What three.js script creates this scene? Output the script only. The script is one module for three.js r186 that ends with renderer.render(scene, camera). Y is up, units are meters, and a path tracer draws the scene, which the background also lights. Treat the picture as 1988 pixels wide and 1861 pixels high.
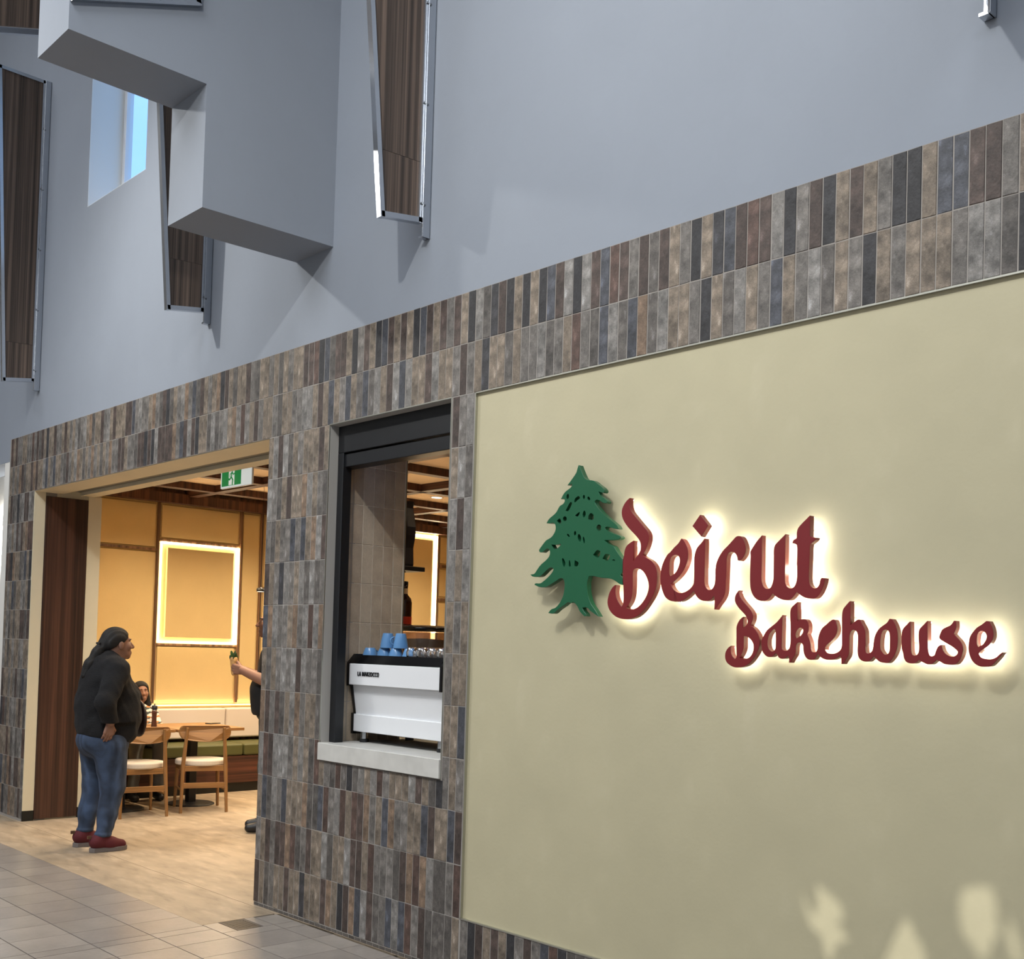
import * as THREE from 'three';
import { mergeGeometries, mergeVertices, toCreasedNormals } from 'three/addons/utils/BufferGeometryUtils.js';
import { RoundedBoxGeometry } from 'three/addons/geometries/RoundedBoxGeometry.js';
import { TextGeometry } from 'three/addons/geometries/TextGeometry.js';
import { FontLoader } from 'three/addons/loaders/FontLoader.js';
import { RectAreaLightUniformsLib } from 'three/addons/lights/RectAreaLightUniformsLib.js';

// ------------------------------------------------------------------ camera, sky, lights, exposure
const scene = new THREE.Scene();
const renderer = new THREE.WebGLRenderer({ antialias: true });
renderer.toneMapping = THREE.LinearToneMapping;
renderer.toneMappingExposure = 1.0;
renderer.shadowMap.enabled = true;
RectAreaLightUniformsLib.init();

const EYE = 1.565, F = 2189.267, PX = 999.74, PY = 1202.493;      // eye height, focal length and optical centre in photo pixels
const CAMPOS = new THREE.Vector3(0, EYE, 2.275 * EYE);
const RM = [[0.685656004, -0.0286626925, 0.727361185], [-0.000202983668, 0.999216903, 0.0395668952], [-0.727925685, -0.0272769217, 0.685113251]];
const camera = new THREE.PerspectiveCamera(2 * Math.atan(PY / F) * 180 / Math.PI, PX / PY, 0.05, 200);
{
  const m = new THREE.Matrix4();
  const r = RM, s = [1, -1, -1];
  // world axes are x right along the shopfront, y up, z out of the shopfront towards the mall
  m.set(s[0] * r[0][0] * s[0], s[1] * r[1][0] * s[0], s[2] * r[2][0] * s[0], 0,
        s[0] * r[0][1] * s[1], s[1] * r[1][1] * s[1], s[2] * r[2][1] * s[1], 0,
        s[0] * r[0][2] * s[2], s[1] * r[1][2] * s[2], s[2] * r[2][2] * s[2], 0, 0, 0, 0, 1);
  camera.quaternion.setFromRotationMatrix(m);
  camera.position.copy(CAMPOS);
  camera.setViewOffset(2 * PX, 2 * PY, 0, 0, 1988, 1861);
}
function ray(u, v) {                                                // photo pixel -> direction
  const c = [(u - PX) / F, (v - PY) / F, 1], w = [0, 1, 2].map((j) => RM[0][j] * c[0] + RM[1][j] * c[1] + RM[2][j] * c[2]);
  return new THREE.Vector3(w[0], -w[1], -w[2]);
}
function onWall(u, v, z) { const d = ray(u, v), t = (z - CAMPOS.z) / d.z; return [CAMPOS.x + t * d.x, CAMPOS.y + t * d.y]; }

// seeded random numbers and periodic noise
let seedState = 12345;
const rnd = () => { seedState = (seedState + 0x6d2b79f5) | 0; let t = Math.imul(seedState ^ (seedState >>> 15), 1 | seedState); t = (t + Math.imul(t ^ (t >>> 7), 61 | t)) ^ t; return ((t ^ (t >>> 14)) >>> 0) / 4294967296; };
const rr = (a, b) => a + (b - a) * rnd();
const hash2 = (x, y, s) => { let h = Math.imul(x | 0, 374761393) + Math.imul(y | 0, 668265263) + Math.imul(s | 0, 1274126177); h = Math.imul(h ^ (h >>> 13), 1274126177); return ((h ^ (h >>> 16)) >>> 0) / 4294967296; };
const sm = (t) => t * t * (3 - 2 * t);
function vnoise(x, y, px, py, s) {
  const x0 = Math.floor(x), y0 = Math.floor(y), fx = sm(x - x0), fy = sm(y - y0), m = (a, b) => ((a % b) + b) % b;
  const a = hash2(m(x0, px), m(y0, py), s), b = hash2(m(x0 + 1, px), m(y0, py), s), c = hash2(m(x0, px), m(y0 + 1, py), s), d = hash2(m(x0 + 1, px), m(y0 + 1, py), s);
  return a + (b - a) * fx + (c - a) * fy + (a - b - c + d) * fx * fy;
}
function fbm(u, v, fx, fy, oct, s) { let t = 0, a = 0.5, n = 0; for (let o = 0; o < oct; o++) { t += a * vnoise(u * fx, v * fy, fx, fy, s + o * 17); n += a; a *= 0.5; fx *= 2; fy *= 2; } return t / n; }
function tex(w, h, fn, srgb = true) {
  const d = new Uint8Array(w * h * 4);
  for (let y = 0; y < h; y++) for (let x = 0; x < w; x++) { const c = fn(x / w, y / h), i = (y * w + x) * 4; d[i] = Math.max(0, Math.min(255, c[0] * 255)); d[i + 1] = Math.max(0, Math.min(255, c[1] * 255)); d[i + 2] = Math.max(0, Math.min(255, c[2] * 255)); d[i + 3] = 255; }
  const t = new THREE.DataTexture(d, w, h); t.wrapS = t.wrapT = THREE.RepeatWrapping; t.magFilter = THREE.LinearFilter; t.minFilter = THREE.LinearMipmapLinearFilter; t.generateMipmaps = true;
  if (srgb) t.colorSpace = THREE.SRGBColorSpace;
  t.needsUpdate = true; return t;
}

// sky outside, seen through the clerestory window only
scene.background = tex(512, 256, (u, v) => {
  const up = Math.max(0, v - 0.5) * 2, c = Math.max(0, fbm(u, v, 10, 8, 5, 91) - 0.5) * 2.4, k = Math.min(1, c);
  return [0.30 + 0.22 * (1 - up) + k * 0.3, 0.56 + 0.16 * (1 - up) + k * 0.2, 0.95];
});
scene.background.mapping = THREE.EquirectangularReflectionMapping;
scene.backgroundIntensity = 2.2;

const COOL = new THREE.Color(0.92, 0.955, 1.0), LAMPC = new THREE.Color(1.0, 0.97, 0.90), WARM = new THREE.Color(1.0, 0.78, 0.52);
function lit(l, x, y, z) { l.position.set(x, y, z); l.castShadow = true; if (l.shadow) { l.shadow.mapSize.set(1024, 1024); l.shadow.bias = -0.0005; } scene.add(l); return l; }
// skylight panels in the mall roof: area lights just under their glowing panes
const SKYLIGHTS = [[-9.5, 5.2, 6.4], [-3.0, 5.2, 6.8], [3.5, 5.2, 3.2]];
for (const [x, z, k] of SKYLIGHTS) { const l = new THREE.RectAreaLight(COOL, k, 4.6, 3.4); lit(l, x, 8.42, z); l.lookAt(x, 0, z); }
// low sun that reaches the foot of the sign wall through the gaps of a blind in the wall opposite
const SUN = new THREE.Vector3(-0.35, -0.38, -1);
{ const l = new THREE.DirectionalLight(new THREE.Color(1, 0.97, 0.9), 2.2); l.position.set(-1.9, 0.3, 0).addScaledVector(SUN, -14); l.target.position.set(-1.9, 0.3, 0); l.castShadow = true; l.shadow.mapSize.set(2048, 2048); Object.assign(l.shadow.camera, { left: -16, right: 14, top: 12, bottom: -6, near: 0.5, far: 40 }); l.shadow.radius = 0.55; scene.add(l, l.target); }
// the two floodlights on the far side of the mall aisle that throw the crossing shadows on the upper wall
const FLOODS = [[-7.9, 5.3, 2.65, -6.6], [-2.75, 5.45, 2.95, -3.4]];
for (const [x, y, z, tx] of FLOODS) {
  const l = new THREE.SpotLight(LAMPC, 22, 0, 1.2, 0.9, 2); lit(l, x, y, z - 0.06); l.target.position.set(tx, 2.6, 0); scene.add(l.target); l.shadow.radius = 2.5;
}

// ------------------------------------------------------------------ helpers
const used = new Map();
function numbered(n) { const k = used.get(n) || 0; used.set(n, k + 1); return k ? n + '_' + String(k).padStart(3, '0') : n; }
function tag(o, label, category, group, kind) { if (label) o.userData.label = label; if (category) o.userData.category = category; if (group) o.userData.group = group; if (kind) o.userData.kind = kind; return o; }
function mesh(name, geo, mat, parent) {
  const m = new THREE.Mesh(Array.isArray(geo) ? join(geo) : geo, mat); m.castShadow = m.receiveShadow = true;
  m.name = parent ? name : numbered(name); (parent || scene).add(m); return m;
}
function group(name, [x, y, z], turn = 0) { const g = new THREE.Group(); g.name = numbered(name); g.position.set(x, y, z); g.rotation.y = turn; scene.add(g); return g; }
function structure(o, label) { o.userData.kind = 'structure'; if (label) o.userData.label = label; return o; }
function copyOf(o) { const c = o.clone(); c.name = numbered(o.name.replace(/_\d\d\d$/, '')); scene.add(c); return c; }
function join(list) {
  const gs = list.map((g) => { let q = g.index ? g.toNonIndexed() : g; for (const k of Object.keys(q.attributes)) if (!['position', 'normal', 'uv'].includes(k)) q.deleteAttribute(k); if (!q.attributes.normal) q.computeVertexNormals(); if (!q.attributes.uv) q.setAttribute('uv', new THREE.BufferAttribute(new Float32Array(q.attributes.position.count * 2), 2)); q.morphAttributes = {}; return q; });
  return mergeGeometries(gs, false);
}
function uvm(g, ou = 0, ov = 0, swap = false) {                      // uv in metres by the dominant normal
  if (g.index) g = g.toNonIndexed();
  const p = g.attributes.position, n = g.attributes.normal, uv = new Float32Array(p.count * 2);
  for (let i = 0; i < p.count; i += 3) {
    const nx = Math.abs(n.getX(i) + n.getX(i + 1) + n.getX(i + 2)), ny = Math.abs(n.getY(i) + n.getY(i + 1) + n.getY(i + 2)), nz = Math.abs(n.getZ(i) + n.getZ(i + 1) + n.getZ(i + 2));
    for (let j = i; j < i + 3; j++) {
      let a, b;
      if (ny >= nx && ny >= nz) { a = p.getX(j); b = p.getZ(j); } else if (nx >= nz) { a = p.getZ(j); b = p.getY(j); } else { a = p.getX(j); b = p.getY(j); }
      uv[j * 2] = (swap ? b : a) + ou; uv[j * 2 + 1] = (swap ? a : b) + ov;
    }
  }
  g.setAttribute('uv', new THREE.BufferAttribute(uv, 2)); return g;
}
// box from min/max corners, edges rounded by r
function bx(x0, x1, y0, y1, z0, z1, r = 0, swap = false) {
  const w = Math.abs(x1 - x0), h = Math.abs(y1 - y0), d = Math.abs(z1 - z0);
  const g = r > 0 ? new RoundedBoxGeometry(w, h, d, 2, Math.min(r, w / 2.01, h / 2.01, d / 2.01)) : new THREE.BoxGeometry(w, h, d);
  g.translate((x0 + x1) / 2, (y0 + y1) / 2, (z0 + z1) / 2); return uvm(g, rnd() * 3, rnd() * 3, swap);
}
function cyl(x, y0, y1, z, r0, r1 = r0, n = 24) { const g = new THREE.CylinderGeometry(r1, r0, y1 - y0, n); g.translate(x, (y0 + y1) / 2, z); return g; }
function rod(a, b, r0, r1 = r0, n = 12) {
  const A = new THREE.Vector3(...a), B = new THREE.Vector3(...b), d = B.clone().sub(A), g = new THREE.CylinderGeometry(r1, r0, d.length(), n);
  g.applyQuaternion(new THREE.Quaternion().setFromUnitVectors(new THREE.Vector3(0, 1, 0), d.clone().normalize())); g.translate((A.x + B.x) / 2, (A.y + B.y) / 2, (A.z + B.z) / 2); return g;
}
function lathe(pts, n = 32, x = 0, y = 0, z = 0) { const g = new THREE.LatheGeometry(pts.map((p) => new THREE.Vector2(p[0], p[1])), n); g.translate(x, y, z); return g; }
function std(color, rough = 0.7, extra = {}) { return new THREE.MeshStandardMaterial({ color: new THREE.Color(color), roughness: rough, ...extra }); }
function phys(color, rough = 0.7, extra = {}) { return new THREE.MeshPhysicalMaterial({ color: new THREE.Color(color), roughness: rough, ...extra }); }
function rep(t, u, v) { const c = t.clone(); c.repeat.set(u, v); c.needsUpdate = true; return c; }

// ------------------------------------------------------------------ textures and materials
const clayTex = [0, 1, 2].map((k) => tex(128, 512, (u, v) => {
  const a = fbm(u, v, 2, 7, 5, 11 + k * 50), b = fbm(u, v, 24, 96, 2, 15 + k * 50), c = fbm(u, v, 4, 12, 4, 21 + k * 50), d = fbm(u, v, 2, 3, 3, 25 + k * 50), w = Math.max(0, c - 0.58) * 2.4 * (0.4 + b) * Math.max(0, d - 0.3) * 2, p = b > 0.86 ? -0.16 : b < 0.14 ? 0.10 : 0;
  const g = 0.60 + 0.42 * (a - 0.5) + 0.26 * (d - 0.5) + 0.16 * (b - 0.5) + w * 0.32 + p; return [g * (1 - 0.03 * w), g, g * (1 + 0.05 * w)];
}));
const clayBump = tex(128, 512, (u, v) => { const a = fbm(u, v, 8, 30, 4, 77), b = fbm(u, v, 3, 8, 2, 78); const g = 0.5 * a + 0.5 * b; return [g, g, g]; }, false);
const TILE_COL = { T: '#c0ae9a', L: '#c4bfb9', G: '#aca59e', K: '#8d8680', D: '#535256', B: '#78665e', R: '#83685d', N: '#71747e', O: '#bfa187' };
const tileMats = {};
for (const k of Object.keys(TILE_COL)) tileMats[k] = clayTex.map((t, i) => { const c = new THREE.Color(TILE_COL[k]); c.offsetHSL(0, 0, (i - 1) * 0.015); return new THREE.MeshStandardMaterial({ color: c, map: t, bumpMap: clayBump, bumpScale: 0.0022, roughness: 0.68 }); });
const grout = std('#96918b', 0.95);
const woodTex = tex(512, 1024, (u, v) => {
  const s = fbm(u, v, 64, 2, 3, 31), l = fbm(u, v, 16, 1, 3, 35), f = fbm(u, v, 160, 14, 2, 37), g = 0.62 + 0.42 * (s - 0.5) + 0.36 * (l - 0.5) + 0.20 * (f - 0.5);
  return [g, g * 0.97, g * 0.94];
});
const oakTex = tex(256, 1024, (u, v) => { const w = fbm(u, v, 4, 3, 2, 40) * 0.16, s = fbm(u + w, v, 30, 2, 4, 41), f = fbm(u, v, 90, 10, 2, 43), g = 0.76 + 0.26 * (s - 0.5) + 0.12 * (f - 0.5); return [g, g * 0.97, g * 0.92]; });
const plasterTex = tex(512, 512, (u, v) => { const a = fbm(u, v, 4, 4, 5, 51), b = fbm(u, v, 14, 10, 4, 53), w = Math.max(0, b - 0.60) * 0.7 * Math.max(0, a - 0.35) * 3, g = 0.93 + 0.07 * (a - 0.5) + w * 0.16; return [g, g, g * (1 + 0.06 * w)]; });
const paintTex = tex(256, 256, (u, v) => { const g = 0.965 + 0.03 * (fbm(u, v, 6, 6, 4, 61) - 0.5); return [g, g, g]; });
const fineBump = tex(256, 256, (u, v) => { const g = fbm(u, v, 60, 60, 3, 63); return [g, g, g]; }, false);
const screedTex = tex(1024, 1024, (u, v) => {
  const a = fbm(u, v, 5, 5, 5, 71), b = fbm(u + 0.06 * fbm(u, v, 8, 8, 2, 75), v, 8, 26, 4, 73), w = Math.max(0, b - 0.55) * 1.3, g = 0.84 + 0.16 * (a - 0.5) + 0.12 * (b - 0.5) + 0.12 * w - (b < 0.34 ? (0.34 - b) * 0.3 : 0);
  return [g, g * (0.985 + 0.02 * w), g * (0.96 + 0.05 * w)];
});
const stoneTex = tex(256, 256, (u, v) => { const a = fbm(u, v, 5, 5, 4, 81), b = fbm(u, v, 40, 40, 2, 83), g = 0.86 + 0.14 * (a - 0.5) + 0.05 * (b - 0.5); return [g, g * 0.995, g * 0.99]; });
const clothBump = tex(256, 256, (u, v) => { const g = 0.5 + 0.25 * Math.sin(u * 2 * Math.PI * 64) * Math.sin(v * 2 * Math.PI * 64) + 0.4 * (fbm(u, v, 40, 40, 2, 87) - 0.5); return [g, g, g]; }, false);
const denimTex = tex(256, 256, (u, v) => { const a = fbm(u, v, 5, 3, 4, 93), t = 0.04 * Math.sin((u + v) * 2 * Math.PI * 60), g = 0.62 + 0.55 * (a - 0.5) + t; return [g, g, g]; });

const M = {
  upper: std('#9198a3', 0.85, { map: rep(paintTex, 0.5, 0.5), bumpMap: rep(fineBump, 1.2, 1.2), bumpScale: 0.00025 }),
  cream: std('#c6be9e', 0.62, { map: rep(plasterTex, 0.8, 0.8), bumpMap: rep(fineBump, 1.5, 1.5), bumpScale: 0.0003 }),
  creamJamb: std('#d8cfb4', 0.7, { map: rep(paintTex, 1, 1) }),
  paleWall: std('#dedbd5', 0.85, { map: rep(paintTex, 0.5, 0.5) }),
  yellow: std('#e2c78f', 0.75, { map: rep(paintTex, 1, 1), bumpMap: rep(fineBump, 3, 3), bumpScale: 0.0006 }),
  finWood: std('#8b7a6f', 0.5, { map: rep(woodTex, 2.6, 0.3) }),
  doorWood: std('#684638', 0.45, { map: rep(woodTex, 1.2, 0.3) }),
  beamWood: std('#7a5240', 0.55, { map: rep(woodTex, 1.5, 0.4) }), moulding: std('#c39a78', 0.5, { map: rep(woodTex, 1.5, 0.4) }),
  oak: std('#b98a55', 0.45, { map: rep(oakTex, 3, 1) }),
  alu: std('#c6cad0', 0.25, { metalness: 1 }),
  bolt: std('#8e9296', 0.3, { metalness: 1 }),
  steel: std('#b7b9bb', 0.22, { metalness: 1 }),
  trim: std('#b9b9b0', 0.35, { metalness: 0.9 }),
  black: std('#15171b', 0.45),
  blackGloss: std('#0b0b0d', 0.18),
  shutter: std('#17191d', 0.42, { metalness: 0.2 }),
  skirting: std('#101312', 0.4),
  mallTile: [0, 1, 2].map((i) => std(['#aca49c', '#a69e97', '#b1a9a1'][i], 0.28, { map: rep(stoneTex, 1.3, 1.3), bumpMap: rep(fineBump, 2, 2), bumpScale: 0.0004 })),
  joint: std('#453f3a', 0.9), jointDark: std('#2e2926', 0.9),
  screed: std('#bfae98', 0.45, { map: rep(screedTex, 0.9, 0.9) }),
  counter: std('#efefea', 0.28, { map: rep(stoneTex, 0.6, 0.6) }),
  splash: [0, 1, 2].map((i) => std(['#cbbba6', '#c3b39f', '#d0c1ac'][i], 0.38, { map: rep(stoneTex, 3, 3), bumpMap: rep(fineBump, 4, 4), bumpScale: 0.0007 })),
  splashGrout: std('#e6dccb', 0.9),
  red: std('#781d21', 0.4), green: std('#1b5a3c', 0.3),
  whiteMetal: std('#e4e6e9', 0.3), white: std('#e8e6e0', 0.6),
  seatFabric: std('#cfc4b3', 0.9, { bumpMap: rep(clothBump, 4, 4), bumpScale: 0.0006 }),
  backLeather: std('#d9ccc1', 0.6), greenLeather: std('#4c4d26', 0.55), benchWood: std('#6d4030', 0.5, { map: rep(woodTex, 1.2, 0.4) }),
  glass: phys('#ffffff', 0.03, { transmission: 1, thickness: 0, ior: 1.5 }),
  clearGlass: phys('#ffffff', 0.04, { transmission: 1, thickness: 0.004, ior: 1.48 }),
  led: new THREE.MeshStandardMaterial({ color: '#fff2d8', emissive: new THREE.Color(1.0, 0.82, 0.50), emissiveIntensity: 9, roughness: 0.6 }),
  ledSoft: new THREE.MeshStandardMaterial({ color: '#fff2d8', emissive: new THREE.Color(1.0, 0.70, 0.30), emissiveIntensity: 2.2, roughness: 0.6 }),
  lampDisc: new THREE.MeshStandardMaterial({ color: '#ffffff', emissive: new THREE.Color(1.0, 0.88, 0.66), emissiveIntensity: 6, roughness: 0.5 }),
  halo: new THREE.MeshStandardMaterial({ color: '#ffffff', emissive: new THREE.Color(1.0, 0.99, 0.91), emissiveIntensity: 11, roughness: 0.6 }),
  skyPane: new THREE.MeshStandardMaterial({ color: '#ffffff', emissive: new THREE.Color(0.92, 0.955, 1.0), emissiveIntensity: 1.2, roughness: 0.5 }),
};
// ------------------------------------------------------------------ the setting
const XL = -11.25, XE = -10.42, XD0 = -9.80, XD1 = -6.0, XW0 = -5.355, XW1 = -4.285, XP = -4.107, XR = 0.7;
const ROW = 0.2535, Y0 = 0.02, rowY = (k) => Y0 + ROW * k, YH = rowY(11), YT = rowY(13), PITCH = 0.0545;

// mall floor: a slab of dark jointing with stone tiles set on it
const floorMall = structure(mesh('floor', [bx(-20, XR + 9, -0.2, -0.004, 0.487, 9.2), bx(-5.6, XR + 9, -0.2, -0.004, -0.02, 0.487), bx(-20, -10.6, -0.2, -0.004, -1.2, 0.487)], M.joint), 'grey stone tiled mall floor');
{
  const zl = [-0.317, 0.0, 0.165, 0.482]; for (let z = 0.799; z < 9.2; z += 0.317) zl.push(z);
  const xl = []; for (let x = -5.604 - 0.097; x > -20; x -= 0.2625) xl.unshift(x); xl.push(-5.604); for (let x = -5.392; x < XR + 9; x += 0.2665) xl.push(x);
  const far = [], cache = new Map();
  for (let j = 0; j + 1 < zl.length; j++) for (let i = 0; i + 1 < xl.length; i++) {
    const xa = xl[i], xb = xl[i + 1], za = zl[j], zb = zl[j + 1];
    if (za < -0.1 && xb > -10.6) continue;
    if (zb < 0.5 && xb < -5.5 && xb > -10.6) continue;
    if (xa < -5.45 && xa > -10 && zb < 0.5 && xb < -5.3) continue;                 // the drain corner
    const w = xb - xa - (Math.abs(xa + 5.604) < 0.01 || Math.abs(xb + 5.604) < 0.01 ? 0.0055 : 0.0032), d = zb - za - 0.0065;
    const near = xa > -9.2 && xb < -4.3 && zb < 2.0;
    const key = w.toFixed(3) + d.toFixed(3) + (i + j) % 3;
    const make = () => { const g = new THREE.BoxGeometry(w, 0.012, d); return uvm(g, rnd() * 4, rnd() * 4); };
    if (near) { if (!cache.has(key)) cache.set(key, make()); const m = mesh('floor_tile', cache.get(key), M.mallTile[Math.floor(hash2(i, j, 5) * 3)], floorMall); m.position.set((xa + xb) / 2, -0.006, (za + zb) / 2); }
    else { const g = make(); g.translate((xa + xb) / 2, -0.006, (za + zb) / 2); far.push(g); }
  }
  // short pieces around the drain
  for (const [xa, xb, za, zb] of [[-5.72, -5.50, 0.387, 0.482], [-5.50, -5.392, 0.165, 0.482], [-5.70, -5.50, 0.004, 0.165], [-5.50, -5.392, 0.004, 0.165], [-5.72, -5.50, 0.165, 0.228]])
    mesh('floor_tile', bx(xa + 0.002, xb - 0.002, -0.012, 0, za + 0.002, zb - 0.004), M.mallTile[0], floorMall);
  const f = mesh('floor_tiles_beyond', far, M.mallTile[1], floorMall); f.userData.kind = 'stuff';
}
// cafe floor of pale screed running out to the mall tiles
const floorCafe = structure(mesh('floor', [bx(-10.6, -5.722, -0.2, 0, 0.03, 0.484), bx(XL - 0.1, XR, -0.2, 0, -7.1, 0.026)], M.screed), 'pale beige mottled cafe floor running out to the mall tiles');
mesh('saw_cut_joint', bx(-10.6, -5.722, -0.02, -0.0025, 0.024, 0.032), M.joint, floorCafe);

// ---- clay tile cladding
function tileGeo(h, v) {                                               // thin clay tile, 18 triangles, slightly uneven edges
  const w = PITCH - 0.0034, t = 0.007, b = 0.0016, q = (s) => (hash2(v, s, 9) - 0.5) * 0.0016;
  const c = [[-w / 2 + q(1), q(2)], [w / 2 + q(3), q(4)], [w / 2 + q(5), h - 0.0034 + q(6)], [-w / 2 + q(7), h - 0.0034 + q(8)]];
  const inn = c.map(([x, y], i) => [x + (i === 0 || i === 3 ? b : -b), y + (i < 2 ? b : -b)]), P = [], U = [];
  const ou = hash2(v, 21, 3), ov = hash2(v, 22, 3);
  const quad = (a, bb, cc, d) => { for (const p of [a, bb, cc, a, cc, d]) { P.push(...p); U.push(p[0] / 0.06 * 0.9 + 0.5 + ou, p[1] / 0.26 + ov); } };
  const z1 = -0.0 + (hash2(v, 31, 4) - 0.5) * 0.0016, f = inn.map(([x, y]) => [x, y, z1]), o = c.map(([x, y]) => [x, y, z1 - b]), k = c.map(([x, y]) => [x, y, -t]);
  quad(f[0], f[1], f[2], f[3]);
  for (let i = 0; i < 4; i++) { const j = (i + 1) % 4; quad(o[i], o[j], f[j], f[i]); quad(k[i], k[j], o[j], o[i]); }
  const g = new THREE.BufferGeometry(); g.setAttribute('position', new THREE.Float32BufferAttribute(P, 3)); g.setAttribute('uv', new THREE.Float32BufferAttribute(U, 2)); g.computeVertexNormals(); return g;
}
const geoCache = new Map();
function tileShape(h, v) { const k = h.toFixed(4) + '_' + v; if (!geoCache.has(k)) geoCache.set(k, tileGeo(h, v)); return geoCache.get(k); }
const MIX = 'TTTTTTGGGGLLLKKBBBRNDO';
function setTile(parent, x, y, h, cls, bin) {
  const v = Math.floor(rnd() * 9), m = tileMats[cls][Math.floor(rnd() * 3)], g = tileShape(h, v);
  if (bin) { const c = g.clone(); c.translate(x, y, 0); (bin[cls] = bin[cls] || []).push(c); return; }
  const t = mesh('tile', g, m, parent); t.position.set(x, y, 0);
}
function clad(parent, x0, x1, rows, anchor, seq, individual) {          // rows: [yBottom, height]; anchor: x of one joint; seq(rowIndex, column, x) -> class
  const bin = {};
  rows.forEach(([y, h], r) => {
    const n0 = Math.ceil((x0 - anchor - 1e-6) / PITCH), n1 = Math.floor((x1 - anchor + 1e-6) / PITCH);
    for (let n = n0; n < n1; n++) { const x = anchor + (n + 0.5) * PITCH, cls = (seq && seq(r, n, x)) || MIX[Math.floor(rnd() * MIX.length)]; setTile(parent, x, y + 0.0017, h, cls, individual(x) ? null : bin); }
  });
  for (const k of Object.keys(bin)) { const m = mesh('tiles_too_small_to_tell_apart', join(bin[k]), tileMats[k][1], parent); m.userData.kind = 'stuff'; }
}
// colours of the tiles read off the photograph, right to left from the tile whose left joint is at x = -1.034
const TOP = 'GBBNNTDDGTBTDBGDLBRBNDTDGTBKBGBRNBLDLBNDTDTDBDKLDTBGBTBNDTBTBNDTBGDTBBKNDRBBTTGTKTGTTKGBTTK';
const LOW = 'KLLGTTTGTDGTKLGTNGTLKTDGTTLKONKLNKGRTGKLGGTKTTDTGBGTTLBTTLNLBTLKNKTNGTNTBTLLGGTTKGTTGBTG';
const seqFascia = (r, n) => { const s = r === 1 ? TOP : LOW, i = -n - 1 + 0; return i >= 0 && i < s.length ? s[i] : null; };
const ANCH = -1.508;                                                     // joint to the right of the first tile in the lists
const fascia = structure(mesh('wall_fascia', bx(XE, XR, YH, YT, -0.2, -0.0018), grout), 'band of two rows of upright brown and grey clay tiles above the shopfront');
clad(fascia, XE, XR, [[rowY(11), ROW], [rowY(12), ROW]], ANCH, seqFascia, (x) => x > -6.6);
const piers = [
  ['wall_left_pier', XE, XD0, 0, YH, 'tiled pier left of the cafe entrance', (x) => false],
  ['wall_pier', XD1, XW0, 0, YH, 'tiled pier between the cafe entrance and the serving window', (x) => true],
  ['wall_window_jamb', XW1, XP, 0, YH, 'narrow tiled strip between serving window and cream panel', (x) => true],
];
const rowsAll = []; for (let k = 0; k < 11; k++) rowsAll.push([rowY(k), ROW]);
const foot = [[0.001, Y0 - 0.002]];
for (const [name, x0, x1, y0, y1, label, ind] of piers) {
  const w = structure(mesh(name, bx(x0, name === 'wall_left_pier' ? x1 - 0.0125 : x1, y0, y1, name === 'wall_window_jamb' ? -0.12 : -0.2, -0.0018), grout), label);
  const n = Math.round((x1 - x0) / PITCH), a = x0 + ((x1 - x0) - n * PITCH) / 2;
  clad(w, a - 1e-4, a + n * PITCH + 1e-3, rowsAll, a, null, ind);
}
const underWin = structure(mesh('wall_under_window', bx(XW0, XW1, 0, 0.918, -0.2, -0.0018), grout), 'tiled wall under the serving window');
clad(underWin, XW0, XW1 + 0.02, [[rowY(0), ROW], [rowY(1), ROW], [rowY(2), ROW], [rowY(3), 0.918 - rowY(3)]], XW0 + 0.0, null, () => true);
const underPanel = structure(mesh('wall_plinth', bx(XP, XR, 0, rowY(1), -0.2, -0.0018), grout), 'single row of clay tiles under the cream sign wall');
clad(underPanel, XP, XR, [[rowY(0), ROW]], XP, (r, n) => 'GDBTBTDGBGNRDKKGDBTG'[n], (x) => x < -2.2);
// cut tiles along the floor
for (const [w, x0, x1] of [[null, XD1, XP]]) { const b = {}; for (let x = x0 + 0.03; x < x1 - 0.02; x += 0.0545) { const g = bx(x - 0.0255, x + 0.0255, 0.0, Y0 - 0.003, -0.006, -0.0012); (b[rnd() < 0.5 ? 'K' : 'G'] = b['K'] || b['G'] || []).push(g); } const all = Object.values(b)[0]; const m = mesh('cut_tile_strip', join(all), tileMats.K[0], underWin); m.userData.kind = 'stuff'; }

// cream sign wall with its slim metal trim
const signWall = structure(mesh('wall_sign', bx(XP + 0.006, XR, rowY(1) + 0.006, YH - 0.006, -0.2, -0.012), M.cream), 'smooth cream wall that carries the bakery sign');
structure(mesh('trim_1', [bx(XP, XP + 0.006, rowY(1), YH, -0.03, 0.002), bx(XP, XR, rowY(1), rowY(1) + 0.006, -0.03, 0.002), bx(XP, XR, YH - 0.006, YH, -0.03, 0.002)], M.trim), 'slim metal trim around the cream sign wall');
structure(mesh('trim_2', [bx(XW0 - 0.003, XW0 + 0.003, 1.02, YH, -0.006, 0.001), bx(XW1 - 0.003, XW1 + 0.003, 0.92, YH, -0.006, 0.001), bx(XW0, XW1, YH - 0.003, YH + 0.003, -0.006, 0.001)], M.trim), 'metal edge trim around the serving window');

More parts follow.
